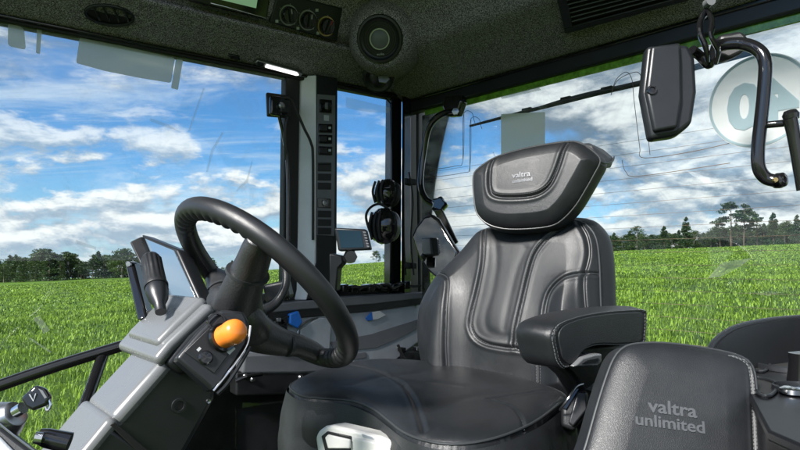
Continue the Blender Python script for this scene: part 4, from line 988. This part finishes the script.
# front skirt of the cushion with soft gathered folds
sk = MB(); rim = cs.rim; c0 = sum(rim, V3((0, 0, 0)))/len(rim); m = len(rim); K = 16
for k in range(K+1):
    t = k/K
    for i, p in enumerate(rim):
        o_ = p-c0; o_.z = 0; o_.normalize(); ang = math.atan2(o_.y, o_.x)
        bul = .026*math.sin(math.pi*min(1, t*.62+.08))
        px_ = CX+F*p.x/p.y
        fold = (.011*math.exp(-((px_-330)/22)**2)*math.exp(-((t-.42)/.10)**2)+.009*math.exp(-((px_-318)/16)**2)*math.exp(-((t-.62)/.07)**2)) if o_.y < .3 else 0
        dent = .02*math.exp(-((px_-384)/26)**2)*min(1, t*1.6) if o_.y < .3 else 0
        fold += .0025*math.sin(i*1.9+t*7)*math.sin(math.pi*t)
        sk.v.append(p+o_*(bul-fold-dent+.002)+Z1*(-.004-.19*t))
for k in range(K):
    for i in range(m): sk.f.append([k*m+i, k*m+(i+1) % m, (k+1)*m+(i+1) % m, (k+1)*m+i])
sk.build('cushion_skirt', 'side_leather', seat)
# adjuster handle under the front edge
hz_ = Pl(P(355, 440, 1.02), V3((-.45, -1, .15)))
hb = uprism(hz_, [(315, 438), (318, 431), (325, 426), (333, 425), (380, 436), (398, 445), (402, 470), (330, 470), (317, 452)], -.05, .0, 'adjuster_handle', 'white_plastic', seat, .006, seg=4)
uprism(hz_, [(322, 436), (328, 431), (352, 436), (351, 452), (326, 452)], .0, .003, 'recess', 'plastic', hb, .002)
uprism(hz_, [(327, 437), (330, 434), (352, 439), (352, 448), (330, 448)], .002, .008, 'key', 'white_plastic', hb, .002)
uprism(hz_, [(354, 437), (380, 442), (392, 450), (392, 470), (354, 470)], .0, .006, 'key', 'white_plastic', hb, .003)
uprism(hz_, [(362, 434), (372, 437), (374, 439.5), (363, 437)], .0, .0012, 'symbol', 'trim_grey', hb, .0)
# seat base below, out of sight of the photograph
MB().prism([V3((p.x, p.y, CZ-.50)) for p in (P(330, 400, 1.22), P(420, 400, 1.42), P(520, 400, 1.2), P(450, 400, 1.0))], (0, 0, -.44)).build('seat_base', 'plastic', seat, .02)
MB().tube([bpl.hit(440, 385)-sn*.04, P(430, 392, 1.40)], .02, 10, 1).build('hinge', 'plastic', seat)

# armrest
fa = V3((-.77, -.64, 0)).normalized(); ta = V3((.64, -.77, 0)).normalized()
apl = Pl(P(648, 320, 1.12), ta)
ao = [(551, 338), (553, 330), (560, 323), (580, 316), (606, 311.5), (632, 309.5), (645, 309.5), (648, 314), (647, 335), (644, 343), (620, 345), (598, 345), (584, 349), (576, 357), (570, 366), (562, 369), (556, 362), (553, 350)]
arm = MB(); 
def arm_sec(px_pts, w): return [apl.hit(*p)-ta*w for p in px_pts]
base_ = [V3((*p, 0)) for p in ao]; sm3 = catmull(base_, 4, True)
cen = V3((600, 332, 0)); secs = []
for w_, sc__, up in ((.000, .90, 0), (.001, .975, 0), (.004, 1.0, 0), (.012, 1.01, .4), (.03, 1.03, 1.4), (.05, 1.03, 1.4), (.066, 1.0, .5), (.074, .95, 0), (.078, .86, 0)):
    ring = []
    for p in sm3:
        q = cen+(p-cen)*sc__
        ring.append(apl.hit(q.x, q.y-up)-ta*w_)
    secs.append(ring)
m = len(sm3)
for r_ in secs: arm.v += r_
for s_ in range(len(secs)-1):
    for i in range(m): arm.f.append([s_*m+i, s_*m+(i+1) % m, (s_+1)*m+(i+1) % m, (s_+1)*m+i])
arm.f.append(list(range(m))[::-1]); arm.f.append([(len(secs)-1)*m+i for i in range(m)])
armo = arm.build('armrest', 'leather', seat, angle=80)
# cloth side panel inset, stitched edge, chrome lever
ins = [tuple((cen+(p-cen)*.86)[:2]) for p in sm3]
uprism(apl, ins, -.004, .0022, 'side_panel', 'side_leather', armo, .001, smooth=True)
st3 = MB()
for off in (.97, .93):
    c = [apl.hit(*(cen+(p-cen)*off)[:2])+ta*(.0005 if off < .95 else -.0005) for p in sm3]; stitches(st3, c+[c[0]], .0062, .0042, .0008)
st3.build('stitching', 'thread', armo)
MB().tube([apl.hit(*(cen+(p-cen)*.95)[:2])+ta*.0002 for p in sm3], .0013, 6, 1, closed=True).build('piping', 'leather', armo)
uprism(apl, [(569, 366), (578, 357), (590, 353.5), (597, 353), (597, 361), (592, 366)], -.020, .010, 'lever', 'grey_plastic', armo, .003, seg=3)
uprism(apl, [(576, 363), (582, 359), (593, 357), (592, 361)], .010, .0110, 'lever_recess', 'plastic', armo, .0005)
uprism(apl, [(572, 366), (600, 346), (648, 344), (650, 370), (640, 420), (610, 440), (600, 400), (588, 380)], -.07, -.03, 'armrest_bracket', 'plastic', armo, .01, seg=3)

# seat belt buckle
bk = thing('belt_buckle', 'black seat belt buckle beside the cushion under the armrest', 'buckle')
kp = Pl(P(578, 408, 1.03), V3((-.2, -1, .35)))
uprism(kp, [(562, 408), (577, 388), (588, 391), (590, 412), (574, 431), (562, 426)], -.03, 0, 'buckle', 'plastic', bk, .006, seg=3)
uprism(kp, [(577, 391), (586, 393), (587, 410), (573, 427), (568, 423)], 0, .006, 'face', 'satin', bk, .004, seg=3)
uprism(kp, [(562, 408), (578, 386), (580, 388), (566, 410)], -.01, .004, 'button', 'gloss', bk, .001)
MB().prism([P(578, 388, 1.04), P(586, 372, 1.08), P(594, 362, 1.10), P(602, 364, 1.10), P(592, 392, 1.04)], V3((.01, .02, 0))).build('webbing', 'side_leather', bk, .003)
MB().tube([P(560, 410, 1.02), P(568, 399, 1.0), P(576, 387, 1.02), P(583, 384, 1.04)], .002, 7).build('wire', 'steel', bk)

# ================================================================ RIGHT HAND ARMREST PAD
ap = thing('padded_box', 'large stitched leather armrest pad with embossed words, bottom right', 'armrest pad')
ppl = Pl(P(675, 400, .80), V3((-.06, -1, .50)))
po = [(575, 480), (586, 444), (597, 405), (607, 374), (614, 358), (622, 349), (634, 344.5), (660, 343.5), (690, 346.5), (722, 352), (742, 358), (751, 366), (755, 382), (757, 420), (759, 470), (760, 560), (660, 580), (560, 560)]
po2, ps = pad('pad', ppl, po, 'leather', ap, R=.045, H=.016, T=.012, n=420, rings=90, sm=4, crown=.004, center=(665, 450),
              seams=[dict(pts=[(744, 352), (748, 380), (750, 420), (752, 480), (753, 540)], w=.0022, d=.003)])
rimline(ps, 'piping', po2, r=.0020, w=.002)
sm4 = MB()
for dx in (-1.6, 1.6, ):
    c = catmull([V3((x+dx, y, 0)) for x, y in ((728, 358), (739, 362), (746, 370), (749, 384), (751, 420), (753, 480), (754, 540))], 8, False); stitches(sm4, [ps(p.x, p.y, .0006) for p in c], .0048, .0034, .0007)
c = catmull([V3((x, y, 0)) for x, y in ((592, 444), (602, 406), (612, 376), (619, 360), (626, 353), (640, 349), (672, 348.5), (705, 352), (728, 358))], 8, False)
sm4.build('stitching', 'thread', po2)
# body behind the pad: side band then casing
bd = MB(); rr0 = [ppl.hit(*p)-ppl.n*.010 for p in po]
rr1 = catmull(rr0, 3, True); cc = sum(rr1, V3((0, 0, 0)))/len(rr1)
bd.prism([cc+(p-cc)*.995 for p in rr1], V3((.016, .085, -.012)))
bd.build('casing', 'side_leather', ap, .006, 3)
textmesh('valtra', .0245, ppl, 667, 412.5, 'embossed_word', 'emboss', po2, .0012, surf=ps, ang=-.12, bold=.0005, wid=1.1)
textmesh('unlimited', .0215, ppl, 664.5, 427, 'embossed_word', 'emboss', po2, .0012, surf=ps, ang=-.12, bold=.0004, wid=1.08)

# ================================================================ CUP HOLDER CONSOLE
ch = thing('side_console', 'dark moulded side console with cup holder at the right edge', 'console')
tz = -.170
def hp(px, py, z): # horizontal plane hit
    D = -z*F/(py-CY); return V3(((px-CX)/F*D, D, CZ+z))
wm_ = MB()
top = catmull([P(706, 360, .90), P(710, 350, .92), P(718, 339, .95), P(736, 328, .99), P(765, 321.5, 1.04), P(800, 318, 1.08), P(845, 316, 1.09), P(910, 322, 1.04)], 5, False)
inn = [p+V3((.018*1, -.035, 0)).normalized()*.008 for p in top]
bot = [V3((p.x, p.y, CZ-.24)) for p in top]; bin_ = [V3((p.x, p.y, CZ-.24))+V3((.01, -.03, 0)) for p in inn]
k = len(top)
wm_.add(top+inn+bin_+bot, [[i, i+1, k+i+1, k+i] for i in range(k-1)]+[[k+i, k+i+1, 2*k+i+1, 2*k+i] for i in range(k-1)]+[[3*k+i, 3*k+i+1, i+1, i] for i in range(k-1)])
wm_.build('back_wall', 'deep', ch)
MB().tube([p+Z1*.001 for p in top], .005, 10, 1).build('rim', 'satin', ch)
tray = [(714, 362), (740, 354), (800, 351), (900, 350), (960, 420), (860, 470), (768, 430), (752, 400), (742, 380)]
tr_ = MB().prism([hp(x, y, tz) for x, y in tray], (0, 0, -.012)).build('tray', 'deep', ch, .003)
# box below
MB().prism([hp(x, y, tz-.014) for x, y in tray], (0, 0, -.5)).build('body', 'deep', ch, .004)
# cup holders: round wells with raised lips, and pocket openings
for (x, y, r_) in ((797, 368, .062), (800, 392, .030)):
    c_ = hp(x, y, tz)
    MB().lathe(c_, Z1, [(r_, .0005), (r_*1.10, .0005), (r_*1.08, .008), (r_*1.0, .009), (r_*.98, .004)], 48).build('cup_lip', 'satin', ch)
    MB().lathe(c_, Z1, [(.001, .001), (r_*.97, .001), (r_*.97, .0025), (.001, .0025)], 48).build('cup_well', 'rubber', ch)
for pts in ([(744, 362), (762, 359), (770, 362), (764, 371), (752, 369)], [(754, 378), (774, 382), (776, 390), (768, 396), (757, 392)]):
    MB().prism([hp(x, y, tz) for x, y in pts], (0, 0, .0015)).build('pocket', 'rubber', ch, .0005)
    MB().tube([hp(x, y, tz+.003) for x, y in pts], .0025, 8, 5, closed=True).build('pocket_lip', 'satin', ch)
MB().lathe(hp(793, 393, tz+.003), Z1, [(.001, 0), (.016, 0), (.016, .006), (.010, .009), (.001, .009)], 24).build('lighter_socket', 'chrome', ch)
MB().lathe(hp(803, 383, tz+.004), Z1, [(.001, 0), (.020, 0), (.017, .03), (.018, .042), (.001, .045)], 24).build('knob', 'gloss', ch)
# ================================================================ STEERING WHEEL
wh = thing('steering_wheel', 'black leather steering wheel with three spokes and finger grips', 'steering wheel')
wc = P(265, 288.4, 1.0); wn = V3((.560, .475, .679)).normalized(); WR = .1725
wa = wn.cross(Z1).normalized(); wb = wn.cross(wa).normalized()
def wp(t, r=WR, h=0): return wc+wa*(math.cos(t)*r)+wb*(math.sin(t)*r)+wn*h
def scr(p): return (CX+F*p.x/p.y, CY-F*(p.z-CZ)/p.y)
def ang_at(px, py):   # wheel angle whose rim point shows nearest a photo position
    return min((math.hypot(scr(wp(t))[0]-px, scr(wp(t))[1]-py), t) for t in np.linspace(0, 2*math.pi, 721))[1]
tA, tB = ang_at(203, 213), ang_at(340, 352)
rim = MB(); SEG, RS = 864, 28
def adiff(a, b): return abs((a-b+math.pi) % (2*math.pi)-math.pi)
for i in range(SEG):
    t = 2*math.pi*i/SEG; er = (wa*math.cos(t)+wb*math.sin(t))
    g = max(math.exp(-(adiff(t, tA)/.62)**4), math.exp(-(adiff(t, tB)/.38)**4))
    for k in range(RS):
        u = 2*math.pi*k/RS; rx, rz = math.cos(u), math.sin(u)       # rx outward, rz towards the driver
        r_ = .0166
        gr_ = g*max(0, -rx*.8-rz*.35)**1.2*.0050*(math.cos(t*54)-.3)
        # the rear of the rim is a little flattened, with a stitched welt inside
        r2 = r_*(1+.06*rx*rx)+gr_+(.0008*math.exp(-((u-math.pi)/.10)**2))
        rim.v.append(wp(t)+er*(rx*r2)+wn*(rz*r2))
for i in range(SEG):
    for k in range(RS): rim.f.append([i*RS+k, i*RS+(k+1) % RS, ((i+1) % SEG)*RS+(k+1) % RS, ((i+1) % SEG)*RS+k])
rmo = rim.build('rim', 'wheel_leather', wh, angle=180)
st4 = MB(); c = [wp(t, WR-.0160, -.006) for t in np.linspace(0, 2*math.pi, 400)]; stitches(st4, c, .0055, .0034, .0006); st4.build('stitching', 'thread', rmo)
# hub and spokes (we look at the back of the wheel)
hub = wc-wn*.062
def hz3(t, r, h): return wp(t, r, h)
tS1, tS2, tS3 = ang_at(262, 232), ang_at(212, 276), ang_at(322, 357)
for i, t in enumerate((tS1, tS2, tS3)):
    c0 = (0.047, .052, .050)[i]
    path = [wp(t, .012, -.064), wp(t, .045, -.060), wp(t, .085, -.042), wp(t, .120, -.020), wp(t, .150, -.006), wp(t, .166, .0)]
    rads = [[.044, .041, .035, .030, .026, .021], [.038, .034, .028, .0235, .021, .018], [.038, .032, .0245, .020, .0175, .015]][i]
    s_ = MB().tube(path, rads, 24, 8, flat=.78).build('spoke', 'grain', wh, angle=180)
    ring = catmull([wp(t, q, h_) for q, h_ in ((.104, -.032), (.110, -.028))], 1, False) if False else [wp(t, .100, -.034), wp(t, .104, -.031)]
    MB().tube(ring, [rads[2]*1.0, rads[2]*1.0], 24, 1, flat=.80).build('collar', 'piping', s_)
    er = (wa*math.cos(t)+wb*math.sin(t)); et = wn.cross(er)
    s5 = MB()
    for off in (-.25, .25):
        stitches(s5, [wp(t, q, h_)-wn*r_*.80+et*(off*r_) for q, h_, r_ in ((.106, -.030, .0245), (.125, -.017, .0225), (.140, -.010, .0215), (.150, -.006, .021))], .005, .003, .0006)
    s5.build('stitching', 'thread', s_)
MB().lathe(wc-wn*.115, wn, [(.001, 0), (.028, 0), (.036, .012), (.046, .026), (.057, .040), (.061, .052), (.055, .066), (.038, .074), (.001, .077)], 56).build('hub', 'grain', wh, angle=70)
MB().lathe(wc-wn*.150, wn, [(.001, 0), (.032, 0), (.031, .020), (.028, .045), (.001, .045)], 40).build('hub_neck', 'satin', wh)
MB().tube([P(262, 312, 1.02), P(276, 303, 1.04), P(285, 288, 1.05), P(286, 272, 1.06), P(281, 262, 1.06)], [.010, .008, .007, .007, .006], 12, 6).build('indicator_stalk', 'plastic', wh)
MB().prism([P(262, 285, 1.10), P(286, 280, 1.10), P(290, 298, 1.10), P(266, 304, 1.10)], V3((0, .05, 0))).build('stalk_housing', 'plastic', wh, .006, 3)

# ================================================================ STEERING CONSOLE
sc0 = thing('steering_console', 'grey and black steering console sloping up to the wheel', 'console')
CA = Pl(P(140, 392, .80), wa*(1 if wa.y < 0 else -1), wn)
av_ = CA.n
def cpr(pts, w0, w1, name, mat, parent=sc0, bevel=.004, seg=3, **k): return uprism(CA, pts, w0, w1, name, mat, parent, bevel, seg=seg, **k)
# flank blocks, same plastic as the top with shade painted in dark
cpr([(96, 436), (118, 420), (166, 366), (182, 350), (214, 362), (216, 398), (204, 420), (186, 452), (150, 500), (60, 500)], -.120, 0, 'flank', 'satin', bevel=.008)
cpr([(40, 500), (76, 462), (106, 424), (118, 430), (150, 452), (190, 500)], -.125, .006, 'lower_flank', 'satin', bevel=.008)
# top shells lying on the flank, sky light painted in as light grey
def shell(edge, lift, th, w0, w1, name, mat, bevel=.003, **k):
    d = [V3(((q[0]-p[0]), (q[1]-p[1]), 0)) for p, q in zip(edge[:-1], edge[1:])]
    lo = [CA.hit(*p) for p in edge]
    upv = wb if wb.z > 0 else -wb
    a = [p+upv*lift for p in lo]; b = [p+upv*(lift+th) for p in lo]
    poly = a+b[::-1]
    return MB().prism([p+CA.n*w1 for p in poly], -CA.n*(w1-w0)).build(name, mat, sc0, bevel, 6, **k)
shell([(54, 486), (76, 460), (112, 416)], -.016, .020, -.132, .0075, 'lower_top_cover', 'grey_plastic', .012)
shell([(112, 424), (168, 361)], -.018, .026, -.128, .0015, 'top_cover', 'grey_plastic', .013)
# flared upper shell round the column
shell([(158, 365), (172, 348), (190, 331), (214, 308)], -.006, .018, -.172, .005, 'upper_cover', 'grey_plastic', .008)
shell([(168, 354), (188, 333), (216, 306)], .002, .019, -.150, -.012, 'column_cover', 'grey_plastic', .019)
cpr([(163, 364), (186, 334), (214, 309), (240, 318), (236, 336), (200, 366), (180, 376)], -.120, .006, 'column_shroud', 'satin', bevel=.008)
MB().lathe(CA.hit(178.5, 405.5)+av_*.0002, av_, [(.0065, .0006), (.0105, .0006), (.0100, .0024), (.0070, .0024)], 32).build('hole_rim', 'satin', sc0)
MB().lathe(CA.hit(178.5, 405.5), av_, [(.001, .0005), (.0095, .0005), (.0095, .0012), (.001, .0012)], 28).build('plug_hole', 'rubber', sc0)
cpr([(108, 424), (113, 421), (150, 452), (190, 505), (182, 505), (146, 460)], .002, .0075, 'joint_strip', 'rubber', bevel=.001)
# button plate
BP = Pl(P(215, 350, .80), (av_*.9+V3((0, -.2, .3))).normalized(), wn)
def bpr(pts, w0, w1, name, mat, parent=sc0, bevel=.002, **k): return uprism(BP, pts, w0, w1, name, mat, parent, bevel, **k)
bpr([(176, 358), (200, 330), (222, 309), (244, 311), (250, 322), (248, 344), (222, 384), (213, 392)], -.028, 0, 'button_plate', 'satin', bevel=.005, seg=3)
bpr([(184, 352), (222, 315), (245, 320), (247, 330), (214, 374)], 0, .002, 'plate_inset', 'plastic', bevel=.001)
MB().tube([BP.hit(x, y)+BP.n*.002 for x, y in ((213, 391), (222, 380), (236, 362), (247, 344), (250, 326))], .0016, 8, 5).build('bright_edge', 'chrome', sc0)
MB().tube([BP.hit(x, y)+BP.n*.001 for x, y in ((217, 394), (227, 384), (240, 364), (250, 347))], .0028, 8, 5).build('edge_welt', 'satin', sc0)
ocn = (BP.n+V3((.55, 0, .25))).normalized(); oc = BP.hit(222, 338)
MB().lathe(oc, ocn, [(.013, 0), (.0205, 0), (.0195, .005), (.014, .006)], 36).build('knob_collar', 'gloss', sc0)
MB().lathe(oc, ocn, [(.001, 0), (.0158, 0), (.0160, .010), (.0161, .016), (.0170, .021), (.0172, .027), (.0160, .034), (.0125, .0390), (.0065, .0415), (.001, .042)], 44).build('orange_knob', 'orange', sc0, label='bright orange rounded knob')
MB().lathe(BP.hit(205, 358), BP.n, [(.001, 0), (.0095, 0), (.0095, .004), (.0075, .0065), (.001, .0072)], 32).build('push_button', 'gloss', sc0)
MB().lathe(BP.hit(216, 322), BP.n, [(.010, 0), (.0125, 0), (.0120, .004), (.0102, .004)], 32).build('ring_switch', 'gloss', sc0)
# pivot bracket between console and footwell
# lower black fairing under the hub
MB().tube([wc-wn*.14, wc-wn*.22, wc-wn*.30, wc-wn*.40], [.034, .042, .050, .055], 24, 4).build('column_tube', 'plastic', sc0)

# ---- terminal display on the left of the console
td = thing('terminal_display', 'tilted tablet terminal with pale reflecting screen left of the wheel', 'display')
A, B, C_, D_ = P(143, 236, 1.12), P(174, 249, 1.06), P(201, 305, .98), P(170, 303, 1.04)
nn_ = (B-A).cross(D_-A).normalized(); nn_ = nn_ if nn_.y < 0 else -nn_
tpl = Pl((A+B+C_+D_)/4, nn_)
uprism(tpl, [(140, 234), (177, 249), (203, 307), (170, 306)], -.03, -.001, 'housing', 'satin', td, .004, seg=3)
uprism(tpl, [(145, 238.5), (174, 250.5), (198.5, 303.5), (171.5, 302)], -.002, .0008, 'screen', 'tablet', td, .0006)
MB().prism([P(129, 242, 1.10), P(142, 236, 1.11), P(172, 306, 1.03), P(158, 303, 1.02)], V3((-.004, .03, 0))).build('side_casing', 'plastic', td, .004)
MB().prism([P(124, 261, 1.0), P(133, 262, 1.0), P(147, 318, .93), P(137, 321, .93)], V3((0, .03, 0))).build('holder_arm', 'gloss', td, .004, 3)
MB().lathe(P(129, 264, .995), V3((0, -1, 0)), [(.001, 0), (.005, 0), (.004, .003), (.001, .003)], 14).build('screw', 'steel', td)
# ---- lever with ribbed cap
lv = thing('control_lever', 'ribbed black twist lever in front of the terminal display', 'lever')
l0, l1 = P(161, 312, .86), P(150.5, 256, .93); la = (l1-l0).normalized(); LL = (l1-l0).length
MB().lathe(l0, la, [(.001, 0), (.008, 0), (.008, LL*.12), (.0138, LL*.22), (.0165, LL*.36), (.0155, LL*.42), (.001, LL*.42)], 32).build('boot', 'satin', lv)
MB().lathe(l0+la*LL*.42, la, [(.001, 0), (.0170, 0), (.0174, .004), (.0162, .008), (.0150, LL*.3), (.0148, LL*.50), (.012, LL*.56), (.001, LL*.58)], 84, mod=lambda t, i: 1+(.05*math.cos(14*t) if i in (4, 5) else 0)).build('twist_grip', 'plastic', lv, angle=60)
for x, y in ((155, 268), (156, 275), (157, 284), (161, 296)):
    MB().lathe(P(x, y, .905), V3((.2, -1, .1)), [(.001, -.010), (.0024, -.010), (.0024, .0015), (.001, .0015)], 10).build('symbol', 'print', lv)
# ---- handrail outside
hr = thing('outside_rail', 'black tube rail with slanting brace outside the windscreen', 'rail')
MB().tube([P(-60, 407, .98), P(0, 385.5, 1.02), P(60, 365, 1.06), P(138, 341, 1.12)], .0105, 14, 4).build('rail', 'gloss', hr)
MB().tube([P(104, 352, 1.10), P(92, 386, 1.04), P(78, 424, .98)], .0100, 14, 4).build('brace', 'gloss', hr)
# ---- ignition key in its barrel, bottom left
ke = thing('ignition_key', 'black folding key standing in a metal barrel at bottom left', 'key')
k0 = P(2, 424, .62); kn = V3((.55, -.35, .62)).normalized()
def kp_(x, y, D=.60): return P(x, y, D)
MB().lathe(P(7, 419, .62), V3((.62, -.15, .35)).normalized(), [(.001, -.018), (.023, -.018), (.021, -.004), (.013, .013), (.011, .014), (.001, .014)], 40).build('barrel', 'steel', ke)
MB().lathe(P(16, 412, .61), V3((.62, -.15, .35)).normalized(), [(.001, 0), (.006, 0), (.006, .010), (.001, .010)], 20).build('key_neck', 'chrome', ke)
KP = Pl(P(36, 398, .60), V3((.15, -1, .2)))
kb_ = uprism(KP, [(20, 398), (34, 385), (44, 388), (50, 397), (47, 405), (32, 411), (24, 407)], -.009, 0, 'key_head', 'gloss', ke, .003, seg=3)
uprism(KP, [(38.5, 388.5), (43, 390.5), (47.5, 397.5), (45, 399)], 0, .0008, 'key_slot', 'grey_plastic', kb_, .0003)
MB().tube([KP.hit(30, 394)+KP.n*.001, KP.hit(34, 401)+KP.n*.001, KP.hit(36.5, 393.5)+KP.n*.001], .0008, 6, 1).build('emblem', 'trim_grey', kb_)
MB().tube([KP.hit(x, y)-KP.n*.003 for x, y in ((44, 397), (48, 400), (49, 406), (46, 411), (44, 407))], .0015, 8, 5).build('key_ring', 'chrome', kb_)
# ---- corner of the dashboard under the key
dk = thing('dashboard_corner', 'dark dashboard edge with metal studs at bottom left corner', 'dashboard')
DP = Pl(P(20, 445, .60), V3((.25, -1, .5)))
uprism(DP, [(-30, 398), (0, 424), (20, 440), (42, 456), (50, 480), (-40, 480)], -.05, 0, 'edge', 'satin', dk, .005, seg=3)
uprism(DP, [(-30, 414), (0, 436), (16, 452), (10, 480), (-40, 480)], 0, .004, 'inlay', 'trim_grey', dk, .002)
MB().tube([DP.hit(-10, 415)+DP.n*.003, DP.hit(0, 424)+DP.n*.003, DP.hit(20, 440)+DP.n*.003, DP.hit(40, 455)+DP.n*.003], .0012, 7).build('bright_line', 'steel', dk)
MB().lathe(P(47, 438, .62), V3((-.75, -.2, .25)).normalized(), [(.001, -.022), (.011, -.022), (.010, .0), (.008, .008), (.001, .008)], 24).build('push_pin', 'gloss', dk)
MB().lathe(P(38, 438, .61), V3((-.75, -.3, .2)).normalized(), [(.001, -.004), (.006, -.004), (.006, .003), (.001, .003)], 16).build('stud', 'chrome', dk)

for x, y in ((208, 401), (196, 368), (132, 444)):
    MB().lathe(CA.hit(x, y)+av_*.001, av_, [(.001, 0), (.0035, 0), (.0030, .0022), (.001, .0016)], 14).build('screw', 'steel', sc0)
bpr([(226, 352), (232, 346), (235, 349), (229, 355)], .0016, .0024, 'symbol', 'print', bevel=0)
bpr([(196, 350), (199, 347), (201, 349), (198, 352)], .0016, .0024, 'symbol', 'print', bevel=0)
